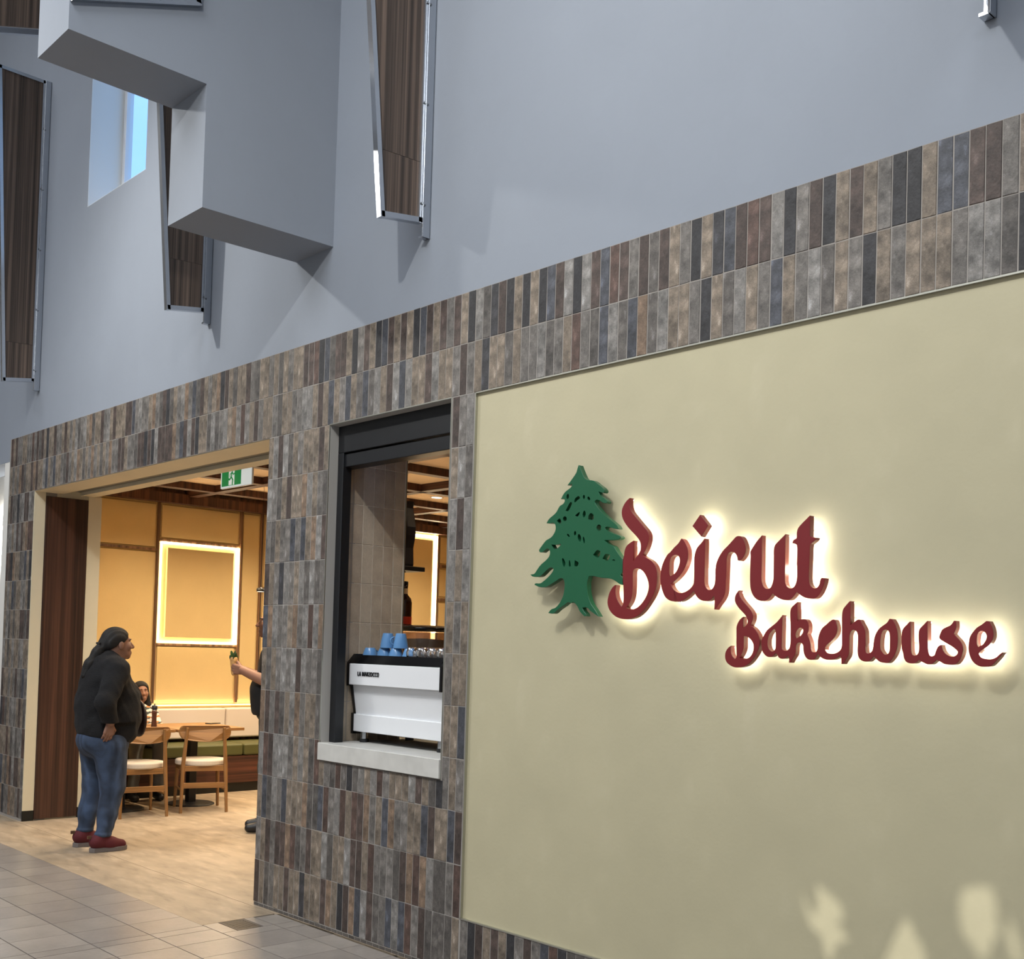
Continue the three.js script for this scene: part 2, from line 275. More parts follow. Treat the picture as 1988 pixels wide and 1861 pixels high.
// upper wall with the clerestory window opening
{
  const wx0 = -8.93, wx1 = -7.885, wy0 = 5.015, wy1 = 7.0, zt = -0.36;
  structure(mesh('wall_upper', [bx(-20, wx0, YT, 8.8, zt, -0.008), bx(wx1, XR + 9, YT, 8.8, zt, -0.008), bx(wx0, wx1, YT, wy0, zt, -0.008), bx(wx0, wx1, wy1, 8.8, zt, -0.008), bx(-20, XE, 3.12, YT, zt, -0.008)], M.upper), 'tall pale grey upper wall of the mall');
  const win = group('window_1', [(wx0 + wx1) / 2, wy0, -0.31]); structure(win, 'tall clerestory window high in the upper wall');
  const w = wx1 - wx0, h = wy1 - wy0;
  for (const [a, b, c, d] of [[-w / 2, -w / 2 + 0.05, 0, h], [w / 2 - 0.05, w / 2, 0, h], [-w / 2, w / 2, 0, 0.05], [-w / 2, w / 2, h - 0.05, h], [-0.02, 0.02, 0, h]]) mesh('window_frame', bx(a, b, c, d, -0.03, 0.03, 0.004), M.whiteMetal, win);
  mesh('reveal', [bx(-w / 2, -w / 2 + 0.004, 0, h, 0.03, 0.30), bx(w / 2 - 0.004, w / 2, 0, h, 0.03, 0.30), bx(-w / 2, w / 2, 0, 0.004, 0.03, 0.30), bx(-w / 2, w / 2, h - 0.004, h, 0.03, 0.30)], M.white, win);
  for (const s of [0, 1]) mesh('pane', bx(s ? 0.02 : -w / 2 + 0.05, s ? w / 2 - 0.05 : -0.02, 0.05, h - 0.05, -0.003, 0.003), M.glass, win);
}
// stepped bulkhead beam standing out of the upper wall
{
  const s = new THREE.Shape([[-0.008, 3.835], [0.806, 3.825], [0.806, 4.475], [1.53, 4.475], [1.53, 8.8], [-0.008, 8.8]].map(([z, y]) => new THREE.Vector2(-z, y)));
  const g = new THREE.ExtrudeGeometry(s, { depth: 0.388, bevelEnabled: false }); g.rotateY(Math.PI / 2); g.translate(-5.78, 0, 0);
  structure(mesh('ceiling_bulkhead', uvm(g), M.upper), 'stepped pale grey bulkhead jutting from the upper wall');
}
// the rest of the mall, outside the frame: far wall, ends and roof with its skylights
{
  const ox0 = 0.4, ox1 = 2.2, oy0 = 3.0, oy1 = 4.6;
  structure(mesh('wall_opposite', [bx(-20, ox0, 0, 8.8, 9.2, 9.5), bx(ox1, XR + 9, 0, 8.8, 9.2, 9.5), bx(ox0, ox1, 0, oy0, 9.2, 9.5), bx(ox0, ox1, oy1, 8.8, 9.2, 9.5)], M.paleWall));
  const w = group('window_3', [ox0, oy0, 9.35]); structure(w, 'window opposite the shop with a blind that leaves a few gaps');
  const t = 9.362, gap = (pts) => new THREE.Path(pts.map(([u, v]) => { const [x, y] = onWall(u, v, -0.012); return new THREE.Vector2(x - SUN.x * t - ox0, y - SUN.y * t - oy0); }));
  const s = new THREE.Shape([[0, 0], [ox1 - ox0, 0], [ox1 - ox0, oy1 - oy0], [0, oy1 - oy0]].map((p) => new THREE.Vector2(...p)));
  s.holes.push(gap([[1553, 1722], [1562, 1738], [1575, 1768], [1583, 1775], [1588, 1750], [1583, 1712], [1600, 1725], [1632, 1752], [1642, 1780], [1622, 1790], [1635, 1800], [1652, 1825], [1625, 1830], [1615, 1861], [1605, 1861], [1595, 1815], [1575, 1800], [1563, 1765]]), gap([[1760, 1780], [1770, 1790], [1778, 1815], [1790, 1830], [1800, 1861], [1800, 1885], [1715, 1885], [1720, 1861], [1735, 1825], [1750, 1795]]), gap([[1868, 1725], [1890, 1720], [1920, 1718], [1930, 1728], [1935, 1750], [1938, 1790], [1942, 1810], [1930, 1825], [1915, 1861], [1900, 1861], [1890, 1830], [1880, 1830], [1866, 1800], [1862, 1760]]), gap([[1958, 1775], [1968, 1790], [1980, 1830], [1990, 1870], [1970, 1870], [1955, 1820]]));
  mesh('blind', uvm(new THREE.ExtrudeGeometry(s, { depth: 0.01, bevelEnabled: false })), M.white, w); mesh('pane', bx(0, ox1 - ox0, 0, oy1 - oy0, 0.05, 0.056), M.glass, w);
}
structure(mesh('wall_left', bx(-20.3, -20, 0, 8.8, -8, 9.5), M.paleWall)); structure(mesh('wall_right', bx(XR + 9, XR + 9.3, 0, 8.8, -8, 9.5), M.paleWall));
{
  const parts = [], xs = [-20.3, -11.8, -7.2, -5.3, -0.7, 1.2, 5.8, XR + 9.3];
  parts.push(bx(-20.3, XR + 9.3, 8.5, 8.8, -0.5, 3.5), bx(-20.3, XR + 9.3, 8.5, 8.8, 6.9, 9.5));
  for (let i = 0; i < xs.length; i += 2) parts.push(bx(xs[i], xs[i + 1], 8.5, 8.8, 3.5, 6.9));
  structure(mesh('ceiling', parts, M.upper), 'mall roof with skylights');
  for (const [x, z] of SKYLIGHTS) tag(mesh('skylight_panel', bx(x - 2.31, x + 2.31, 8.62, 8.66, z - 1.71, z + 1.71), M.skyPane), 'glowing skylight pane in the mall roof', 'skylight', 'skylights in the mall roof');
}
// neighbouring shop front left of the tiled pier
structure(mesh('wall_neighbour', [bx(-20, XE - 0.14, 0, 3.12, -0.44, -0.3), bx(XE - 0.14, XE - 0.002, 0, 3.12, -0.44, -0.01)], M.white), 'pale neighbouring shop front beside the tiled pier');

for (const [x, y, k] of [[-11.40, 2.67, 0], [-11.39, 2.36, 1]]) { const g = group('shop_lamp', [x, y, -0.3]); tag(g, k ? 'lower small bright lamp on the pale neighbouring shop front' : 'upper small bright lamp on the pale neighbouring shop front', 'light'); mesh('mount', cyl(0, 0, 0.02, 0, 0.03, 0.03, 16).rotateX(Math.PI / 2), M.whiteMetal, g); mesh('lamp', new THREE.SphereGeometry(0.03, 16, 12).translate(0, 0, 0.04), M.lampDisc, g); const l = new THREE.PointLight(LAMPC, 0.6, 0, 2); l.position.set(0, 0, 0.04); l.castShadow = true; g.add(l); }
// ---- the cafe entrance
{
  const j = structure(mesh('wall_entrance_jamb', [bx(XE, XD0 - 0.012, 0.0, YH + 0.5, -0.59, -0.205), bx(XD0 - 0.012, XD0, 0.088, YH, -0.099, -0.006), bx(XD0 - 0.012, XD0, 0.088, YH, -0.59, -0.472), bx(XE, XD0 - 0.012, 0, YH, -0.205, -0.2)], M.creamJamb), 'cream jamb of the cafe entrance');
  structure(mesh('baseboard_left', [bx(XD0 - 0.012, XD0 + 0.002, 0.001, 0.086, -0.099, -0.006), bx(XD0 - 0.012, XD0 + 0.002, 0.001, 0.086, -0.59, -0.472)], M.skirting), 'black skirting at the foot of the entrance jamb');
  const d = structure(mesh('door_1', bx(XD0 - 0.011, XD0 + 0.006, 0.012, 2.775, -0.468, -0.103, 0.003, false), M.doorWood), 'dark brown timber door leaf folded into the entrance jamb');
  structure(mesh('wall_header', [bx(XD0, XD1, YH, 3.32, -0.25, -0.205), bx(XD0, XD1, YH - 0.004, YH - 0.0002, -0.205, -0.008), bx(XD0, XD1, YH, 3.32, -0.52, -0.40), bx(XD0, XD1, YH + 0.06, 3.32, -0.40, -0.25)], M.creamJamb), 'deep header over the cafe entrance');
  structure(mesh('trim_3', bx(XD0, XD1, YH + 0.03, YH + 0.045, -0.397, -0.253), std('#6d6d66', 0.5)), 'grey shutter slot in the entrance header');
  structure(mesh('wall_pier_core', [bx(XD1, XW0 - 0.005, 0, 3.32, -0.52, -0.2)], M.creamJamb));
}
// ---- cafe interior shell
structure(mesh('wall_cafe_front', [bx(XW0, XR, YH, 3.32, -0.3, -0.2), bx(XP, XR, 0, YH, -0.3, -0.2), bx(XL, XE, 0, 3.32, -0.59, -0.45)], M.yellow));
structure(mesh('wall_cafe_back', bx(XL - 0.1, XR, 0, 3.4, -7.2, -7.0), M.yellow)); structure(mesh('wall_cafe_right', bx(XR, XR + 0.2, 0, 3.4, -7.2, -0.2), M.yellow));
const ceil = structure(mesh('ceiling', bx(XL - 0.1, XR + 0.1, 3.17, 3.32, -7.2, -0.53), std('#f3dcbd', 0.8, { map: rep(paintTex, 1, 1) })), 'coffered cafe ceiling with brown timber beams');
{
  for (const z of [-1.0, -2.14, -3.36, -4.48, -5.6, -6.7]) mesh('ceiling_beam', bx(XL, XR, 3.1, 3.17, z - 0.05, z + 0.05, 0, true), M.beamWood, ceil);
  for (let k = 0; k < 13; k++) { const x = -10.6 + k * 0.925; if (x < XR) mesh('ceiling_beam', bx(x - 0.05, x + 0.05, 3.1, 3.17, -7.0, -0.53), M.beamWood, ceil); }
}
// left wall of the cafe: boxed panels with timber mouldings
const wl = structure(mesh('wall_cafe_left', bx(XL - 0.2, XL, 0, 3.3, -7.2, -0.45), M.yellow), 'yellow panelled cafe wall with timber mouldings behind the bench');
{
  const mo = (z0, z1, y0, y1, p = 0.03) => mesh('moulding', bx(XL, XL + p, y0, y1, Math.min(z0, z1), Math.max(z0, z1), 0.003), M.moulding, wl);
  const pa = (z0, z1, y0, y1, p = 0.014) => mesh('wall_panel', bx(XL, XL + p, y0, y1, Math.min(z0, z1), Math.max(z0, z1), 0.005), M.yellow, wl);
  mesh('crown_beam', [bx(XL, XL + 0.12, 3.02, 3.12, -7.0, -0.6), bx(XL, XL + 0.07, 3.12, 3.17, -7.0, -0.6)], M.beamWood, wl);
  for (const z of [-0.86, -1.815, -2.79, -3.05, -3.98, -4.6, -5.62, -6.2]) mo(z - 0.014, z + 0.014, 0.90, 3.02);
  mo(-0.60, -1.797, 2.505, 2.532); mo(-3.068, -3.962, 2.15, 2.185);
  mo(-1.833, -2.772, 2.612, 2.64, 0.02); mo(-1.833, -2.772, 1.51, 1.535, 0.02);
  mo(-5.64, -6.18, 2.60, 2.64); mo(-5.64, -6.18, 2.17, 2.21);
  for (const [a, b, c, d] of [[-0.90, -1.785, 0.93, 2.49], [-0.90, -1.785, 2.545, 3.0], [-1.85, -2.755, 2.66, 3.0], [-1.85, -2.755, 0.93, 1.50], [-2.82, -3.02, 0.93, 3.0], [-3.09, -3.95, 0.93, 2.14], [-3.09, -3.95, 2.2, 3.0], [-4.0, -4.57, 0.93, 3.0], [-5.66, -6.17, 2.66, 3.0], [-5.66, -6.17, 2.23, 2.58], [-5.66, -6.17, 0.93, 2.15]]) pa(a, b, c, d);
  pa(-1.92, -2.70, 1.60, 2.55, 0.035); pa(-4.68, -5.52, 1.0, 2.94, 0.035);
}
// LED frames set in the wall, with area lights lying just in front of the strips
function ledFrame(z0, z1, y0, y1, t, label) {                            // z0 nearer the entrance
  const g = group('led_wall_light', [XL, y0, (z0 + z1) / 2]); tag(g, label, 'light');
  const hz = (z0 - z1) / 2, h = y1 - y0, mk = (za, zb, ya, yb) => mesh('led_strip', bx(0.002, 0.034, ya, yb, Math.min(za, zb), Math.max(za, zb), 0.004), M.led, g);
  mk(hz, -hz, h - t[0], h); mk(-hz, -hz + t[1], 0, h); mk(hz, -hz, 0, t[2]); mk(hz, hz - t[3], 0, h);
  for (const [w, hh, zz, yy] of [[2 * hz, t[0], 0, h - t[0] / 2], [2 * hz, t[2], 0, t[2] / 2], [t[1], h, -hz + t[1] / 2, h / 2]]) {
    const l = new THREE.RectAreaLight(WARM, 26, w, hh); l.position.set(0.042, yy, zz); l.lookAt(new THREE.Vector3(10, yy, zz)); l.castShadow = true; g.add(l);
    l.rotation.set(0, -Math.PI / 2, 0);
  }
}
ledFrame(-1.85, -2.772, 1.54, 2.61, [0.02, 0.036, 0.02, 0.008], 'glowing LED frame on the yellow wall above the bench');
ledFrame(-4.62, -5.60, 0.94, 3.0, [0.034, 0.045, 0.03, 0.03], 'tall glowing LED frame on the yellow wall seen through the serving window');
{ // LED line hidden behind the top of the bench back
  const g = group('led_line_light', [XL, 0.872, -3.3]); tag(g, 'warm LED line along the top of the bench back', 'light');
  mesh('led_strip', bx(0.016, 0.04, 0, 0.012, -2.7, 2.6), M.ledSoft, g);
  const l = new THREE.RectAreaLight(WARM, 11, 5.2, 0.02); l.position.set(0.03, 0.02, -0.05); l.rotation.set(Math.PI / 2, 0, Math.PI / 2); l.castShadow = true; g.add(l);
}
// recessed downlights in the coffers (one is seen through the serving window)
const DOWN = [[-9.3, -4.0], [-10.13, -1.55], [-10.13, -2.75], [-9.2, -1.55], [-8.29, -1.55], [-7.35, -1.55], [-10.13, -3.95], [-6.43, -2.75], [-10.13, -5.05], [-8.29, -2.75], [-5.0, -1.55], [-3.2, -2.75]];
DOWN.forEach(([x, z], i) => {
  const g = group('downlight', [x, 3.17, z]); tag(g, i === 0 ? 'round recessed downlight in a ceiling coffer seen through the serving window' : 'round recessed downlight in a coffer of the cafe ceiling', 'light', i === 0 ? undefined : 'downlights in the cafe ceiling');
  mesh('bezel', lathe([[0.055, -0.001], [0.055, -0.008], [0.066, -0.008], [0.07, 0.0]], 28), M.whiteMetal, g); mesh('lamp', cyl(0, -0.006, -0.002, 0, 0.055, 0.055, 28), M.lampDisc, g);
  const l = new THREE.SpotLight(WARM, 12, 0, 1.2, 0.8, 2); l.position.set(0, -0.02, 0); l.target.position.set(0, -3, 0); l.castShadow = true; l.shadow.radius = 2.5; g.add(l); g.add(l.target);
});
// partition behind the pier, lined with upright beige tiles on the serving side
{
  const px0 = -5.36, zA = -0.10, zB = -0.555, p = structure(mesh('wall_partition', [bx(px0 - 0.12, px0 + 0.003, 0, 3.17, zB, zA)], M.splashGrout), 'partition lined with upright beige tiles inside the serving window');
  const tw = 0.0745, th = 0.2265; let n = 0; const cache = {};
  for (let r = 0; r < 9; r++) for (let c = 0; c < 6; c++) {
    const y0 = 1.022 + r * th - 0.06 * 0, z1 = zA - c * tw - 0.004, z0 = Math.max(zB, z1 - tw + 0.004); if (y0 > 2.95) continue;
    const k = c === 5 ? 'e' : 'm' + (n % 3); if (!cache[k]) cache[k] = bx(0, 0.006, 0, th - 0.004, -(z1 - z0), 0, 0.0015);
    const m = mesh('tile', cache[k], M.splash[n++ % 3], p); m.position.set(px0, y0, z1);
  }
  mesh('edge_trim', bx(px0 - 0.004, px0 + 0.009, 0.9, 3.1, zB - 0.006, zB), M.trim, p);
}
// serving window: black shutter box, side channel, pale sill that runs in as the counter
{
  const w = group('window_2', [XW0, 1.02, -0.06]); structure(w, 'serving window with a black roller shutter box');
  const W = XW1 - XW0, H = YH - 1.02;
  mesh('reveal', [bx(0.0, 0.004, 0, H, -0.03, 0.055), bx(W - 0.004, W, 0, H, -0.03, 0.055), bx(0, W, H - 0.004, H, -0.03, 0.055)], std('#a8a5a0', 0.6), w);
  mesh('shutter_box', bx(0.004, W - 0.004, 1.632, H - 0.004, -0.12, 0.0, 0.004), M.shutter, w);
  mesh('shutter_rail', bx(0.004, W - 0.004, 1.552, 1.626, -0.10, -0.012, 0.004), M.shutter, w);
  mesh('side_channel', bx(0.004, 0.058, 0, 1.632, -0.06, 0.0, 0.004), M.black, w);
  mesh('side_channel', bx(W - 0.03, W - 0.004, 0, 1.632, -0.06, 0.0, 0.004), M.black, w);
}
tag(mesh('serving_counter', [bx(XW0 + 0.001, XW1 - 0.001, 0.923, 1.02, -0.3, 0.012, 0.004), bx(-5.355, -2.5, 0.98, 1.02, -0.95, -0.302, 0.004)], M.counter), 'white stone sill and counter under the espresso machine', 'counter');
tag(mesh('counter_cabinet', bx(-5.34, -2.52, 0.002, 0.978, -0.93, -0.31), M.benchWood), 'brown timber counter front under the white counter', 'cabinet');
// ------------------------------------------------------------------ the sign: outlines read off the photograph, laid on the plane of the letter faces
const ZF = 0.053, DEPTH = 0.026, ZWALL = -0.012;                         // face plane, letter depth, wall face
const VIEW = { T: [1020, 890, 210 / 1988], B1: [1170, 950, 180 / 1988], B2: [1170, 1070, 180 / 1988], E: [1300, 980, 180 / 1523], U: [1440, 980, 180 / 1595], K: [1400, 1130, 140 / 1447], L: [1510, 1150, 180 / 1988], O: [1660, 1180, 170 / 1988], S: [1800, 1180, 170 / 1988] };
// a contour is a list of strings 'view x,y x,y! ...'; ! marks a corner
function contour(list) {
  const pts = [];
  for (const s of list) { const [v, ...ps] = s.trim().split(/\s+/), [ox, oy, k] = VIEW[v]; for (const p of ps) { const c = p.endsWith('!'), [x, y] = p.replace('!', '').split(',').map(Number), w = onWall(ox + x * k, oy + y * k, ZF); pts.push({ x: w[0], y: w[1], c }); } }
  const n = pts.length, out = [], start = Math.max(0, pts.findIndex((p) => p.c)), ord = pts.slice(start).concat(pts.slice(0, start)); ord.push(ord[0]);
  let run = [ord[0]];
  for (let i = 1; i <= n; i++) {
    run.push(ord[i]);
    if (ord[i].c || i === n) {
      if (run.length === 2) out.push(new THREE.Vector2(run[0].x, run[0].y));
      else { const cv = new THREE.CatmullRomCurve3(run.map((p) => new THREE.Vector3(p.x, p.y, 0)), false, 'centripetal'), m = (run.length - 1) * 4; for (let q = 0; q < m; q++) { const a = cv.getPoint(q / m); out.push(new THREE.Vector2(a.x, a.y)); } }
      run = [ord[i]];
    }
  }
  return out;
}
function ellipse(v, cx, cy, rx, ry, tilt = 0) { const s = []; for (let i = 0; i < 10; i++) { const a = i / 10 * 2 * Math.PI, x = rx * Math.cos(a), y = ry * Math.sin(a), c = Math.cos(tilt), d = Math.sin(tilt); s.push((cx + x * c - y * d).toFixed(1) + ',' + (cy + x * d + y * c).toFixed(1)); } return [v + ' ' + s.join(' ')]; }
function inset(pts, d) {                                                 // shrink an outline by d metres
  const n = pts.length, area = THREE.ShapeUtils.area(pts), s = area > 0 ? 1 : -1;
  return pts.map((p, i) => { const a = pts[(i + n - 1) % n], b = pts[(i + 1) % n], t = new THREE.Vector2(b.x - a.x, b.y - a.y).normalize(); return new THREE.Vector2(p.x - t.y * d * s, p.y + t.x * d * s); });
}
function signPiece(name, outer, holes, mat, label, category, glow, bounds) {
  const o = contour(outer), hs = holes.map(contour), c = new THREE.Vector2(); o.forEach((p) => c.add(p)); c.divideScalar(o.length);
  const g = group(name, [c.x, c.y, ZWALL]); tag(g, label, category, bounds);
  const sh = (out, ins) => { const loc = (l) => l.map((p) => new THREE.Vector2(p.x - c.x, p.y - c.y)); const s = new THREE.Shape(loc(out)); ins.forEach((h) => s.holes.push(new THREE.Path(loc(h)))); return s; };
  let body = new THREE.ExtrudeGeometry(sh(o, hs), { depth: DEPTH - 0.001, bevelEnabled: true, bevelThickness: 0.001, bevelSize: 0.001, bevelOffset: -0.001, bevelSegments: 1, curveSegments: 4 });
  body.deleteAttribute('uv'); body.translate(0, 0, ZF - DEPTH - ZWALL);
  body = toCreasedNormals(body, 0.6);
  mesh(glow ? 'letter_can' : 'tree_plate', body, mat, g);
  const tri = THREE.ShapeUtils.triangulateShape(o, hs), all = o.concat(...hs), seen = [];
  for (const t of tri.map((f) => f.map((i) => all[i])).map(([a, b2, d]) => ({ r: Math.abs((b2.x - a.x) * (d.y - a.y) - (b2.y - a.y) * (d.x - a.x)) / (a.distanceTo(b2) + b2.distanceTo(d) + d.distanceTo(a)), x: (a.x + b2.x + d.x) / 3, y: (a.y + b2.y + d.y) / 3 })).sort((p, q) => q.r - p.r)) {
    if (seen.length >= 3 || t.r < 0.006) break; if (seen.some((q) => Math.hypot(q.x - t.x, q.y - t.y) < 0.05)) continue; seen.push(t);
    mesh('standoff', rod([t.x - c.x, t.y - c.y, 0], [t.x - c.x, t.y - c.y, ZF - DEPTH - ZWALL - 0.004], 0.003, 0.003, 8), M.steel, g);
  }
  if (glow) {
    const b = new THREE.ExtrudeGeometry(sh(inset(o, 0.0045), hs.map((h) => inset(h, -0.0045))), { depth: 0.003, bevelEnabled: false, curveSegments: 4 }); b.deleteAttribute('uv'); b.translate(0, 0, ZF - DEPTH - 0.0035 - ZWALL);
    mesh('led_backlight', b, M.halo, g);
    const l = new THREE.PointLight(new THREE.Color(1, 0.97, 0.82), 0.03, 0, 2); l.position.set(0, 0, (ZF - DEPTH - 0.004 - ZWALL) * 0.5); l.castShadow = true; g.add(l);
  }
  return g;
}
signPiece('tree_emblem', [
  'T 975,118! 988,122! 1025,220 1090,360 1135,390 1245,405 1325,465 1435,555 1452,600 1430,627 1340,605! 1370,670 1450,735 1505,790 1490,815 1420,810 1370,775 1320,755 1280,775 1275,800 1300,850 1380,960 1480,1060 1590,1150 1690,1240 1715,1292! 1650,1290 1560,1265 1500,1252 1462,1275 1480,1310 1520,1335 1620,1380 1740,1425 1757,1450 1700,1485 1580,1495 1450,1500! 1530,1570 1620,1610 1680,1710 1750,1805 1783,1842! 1783,2085! 1745,2140! 1783,2190! 1783,2318! 1740,2308 1640,2240 1560,2205 1400,2190 1310,2172 1250,2158 1165,2160! 1135,2270 1137,2420 1160,2550 1200,2660 1280,2780 1352,2900! 1335,2902! 1250,2840 1180,2790! 1150,2750 1090,2730 1045,2742! 1062,2790 1110,2850 1120,2893! 1080,2895! 1000,2810 950,2710 900,2650 870,2635! 845,2650 820,2650 790,2638 700,2700 600,2770 510,2845 415,2836! 470,2770 545,2740 620,2660 690,2520 715,2370 715,2270 695,2215 650,2195 560,2250 450,2320 370,2360 260,2360 165,2320! 175,2295 270,2290 330,2250 420,2170 500,2070 512,2025 470,2000 400,2040 330,2110 260,2165 130,2165 88,2130! 165,2110 200,2060 270,1960 370,1870 430,1800 450,1730 440,1680 410,1652 360,1680 310,1720 260,1715 250,1680 300,1600 380,1500 440,1465 490,1425 540,1340 555,1270 540,1205 510,1178 450,1192 385,1187! 430,1110 560,990 630,870 690,830 720,780 715,745 650,742! 720,620 830,530 855,490 853,465! 770,490! 850,380 930,260 955,180'],
[ellipse('T', 778, 697, 26, 52, 0.12), ['T 895,800 905,740 980,682 1007,725 960,765 915,808'], ellipse('T', 1075, 705, 22, 43), ellipse('T', 1165, 732, 26, 40, -0.4), ['T 733,957 830,792 857,812 850,850 785,967'], ['T 908,1042 1002,974 995,1020 955,1067'], ellipse('T', 1080, 1018, 30, 66, 0.1), ['T 1150,1112 1160,1040 1205,995 1257,1040 1250,1117 1190,1126'],
  ['T 572,1142 630,1095 662,1165 640,1208'], ellipse('T', 725, 1105, 38, 50), ellipse('T', 1352, 1268, 46, 62), ellipse('T', 790, 1412, 20, 38, -0.6), ellipse('T', 912, 1370, 22, 46, 0.1), ellipse('T', 993, 1455, 32, 76, -0.15), ellipse('T', 1075, 1495, 19, 66, -0.15),
  ['T 473,1574 560,1578 662,1568 570,1662 520,1656'], ['T 1238,1770 1320,1674 1382,1710 1337,1822'], ['T 1413,1840 1470,1750 1557,1770 1512,1882'], ['T 1583,1872 1620,1844 1657,1876'], ['T 668,1838 690,1823 737,1920 715,1998 685,1950'], ['T 798,1863 816,1863 833,1982 800,1982'], ['T 904,1858 977,1910 960,1976 904,1976']],
M.green, 'flat green cedar tree emblem with pierced branches beside the red lettering', 'sign');
const SIGNGROUP = undefined;
signPiece('sign_letter', ['B1 580,180! 570,300 600,440 700,580 850,760 960,900 990,1000 980,1110 930,1270 855,1405!', 'B2 900,115 1040,200 1120,300 1160,420 1165,560 1150,750 1090,920 1000,1080 860,1280 720,1400 560,1450 400,1445 250,1380 140,1250 100,1100 130,920 200,780 262,718! 290,720! 272,860 290,980 340,1090 402,1182! 425,1140 442,1050 441,760 432,600 430,300 440,150', 'B1 455,1400 470,1300 510,1210 600,1130 660,1095! 660,1525! 770,1370 805,1300 815,1200 790,1100 700,980 560,830 460,690 410,560 410,440 450,330 520,230'],
[['B2 650,440 670,385 740,360 800,375 880,440 950,560 990,700 985,820 930,980 820,1140 720,1220 620,1250 510,1225! 508,1197! 570,1110 620,980 640,820 645,600']], M.red, 'large red capital B that begins the upper word of the sign', 'letter', true);
signPiece('sign_letters', ['E 190,550! 220,570 265,640 295,720 303,820 290,920 250,1030 190,1130 110,1220 20,1295! 45,1360 90,1410 150,1440 210,1440 290,1405 350,1355 387,1300 397,1240 400,1100 400,950 405,840 420,770 450,700 520,620 570,550! 582,552! 582,700 578,900 572,1150 572,1280 590,1340 625,1388 665,1393 705,1365 735,1300 745,1200 750,1040 770,940 820,830 890,730 960,660 1040,570 1090,520 1125,508 1175,520 1220,590 1245,670 1250,740 1235,810 1190,880 1150,915! 1115,910! 1105,850 1080,800 1040,775 1000,770 960,800 940,860 935,960 925,1200 915,1400 900,1480 860,1560 800,1640 750,1715! 730,1715! 735,1640 735,1560 725,1490! 690,1540 640,1570 560,1575 490,1550 440,1500 415,1455 395,1412! 330,1480 260,1540 180,1580 80,1585', 'B2 1600,1075 1450,1060 1340,980 1270,820 1237,650 1237,480 1262,330 1320,180 1400,50', 'B1 1430,1355 1520,1250 1620,1150 1665,1080'],
[['B2 1440,200 1480,110 1550,70 1600,75 1645,120 1660,190 1640,300 1590,420 1530,490 1450,540! 1430,480 1430,350']], M.red, 'red joined letters e i r in the upper word of the sign', 'letter', true);
signPiece('letter_dot', ['E 497,160! 635,335! 520,520! 372,345!'], [], M.red, 'red diamond dot floating above the letter i of the sign', 'letter', true);
signPiece('sign_letters', ['U 345,520! 345,700 345,900 340,1150 340,1280 355,1360 395,1425 440,1440 490,1420 520,1360 540,1280 545,1150 548,900 550,760 570,690 640,610 700,550 750,500! 748,700 745,950 742,1200 745,1320 770,1390 810,1425 855,1430 900,1400 930,1340 945,1270 945,1000 945,690 920,670 865,655! 890,600 940,570 945,480 965,400 1040,310 1110,240 1167,180! 1177,182! 1172,350 1172,535! 1220,556 1285,560! 1260,605 1180,672! 1172,720 1165,900 1155,1150 1155,1280 1170,1360 1205,1410 1250,1430 1290,1420 1330,1370 1352,1280 1375,1252! 1432,1258! 1420,1330 1390,1430 1340,1530 1270,1600 1180,1610 1080,1590 1000,1545 945,1500! 880,1585 820,1630 720,1632 640,1605 570,1560 530,1520! 490,1580 420,1640 340,1650 260,1625 190,1550 150,1440 140,1300 145,1000 150,880 147,800 180,740 260,620'], [], M.red, 'red joined letters u t at the end of the upper word', 'letter', true);
signPiece('sign_letter', ['K 350,160! 355,162! 355,210 380,290 450,390 530,480 600,570 635,650 635,730 615,800 585,865! 640,900 700,970 750,1060 770,1160 765,1280 730,1390 660,1510 570,1620 480,1680 380,1705 270,1705 170,1660 100,1590 75,1490 90,1390 140,1310 195,1270! 190,1330 200,1420 240,1500 280,1535! 300,1500 305,1420 302,1250 304,1000 305,900 330,820 380,740 440,690! 438,800 442,908! 490,875 522,820 528,770 515,730 490,670 420,590 340,500 290,420 270,340 290,250'],
[['K 455,1065! 530,1090 600,1150 650,1240 655,1330 630,1430 570,1510 490,1540 430,1535 360,1512! 410,1430 445,1330 450,1200']], M.red, 'smaller red capital B that begins the lower word of the sign', 'letter', true);
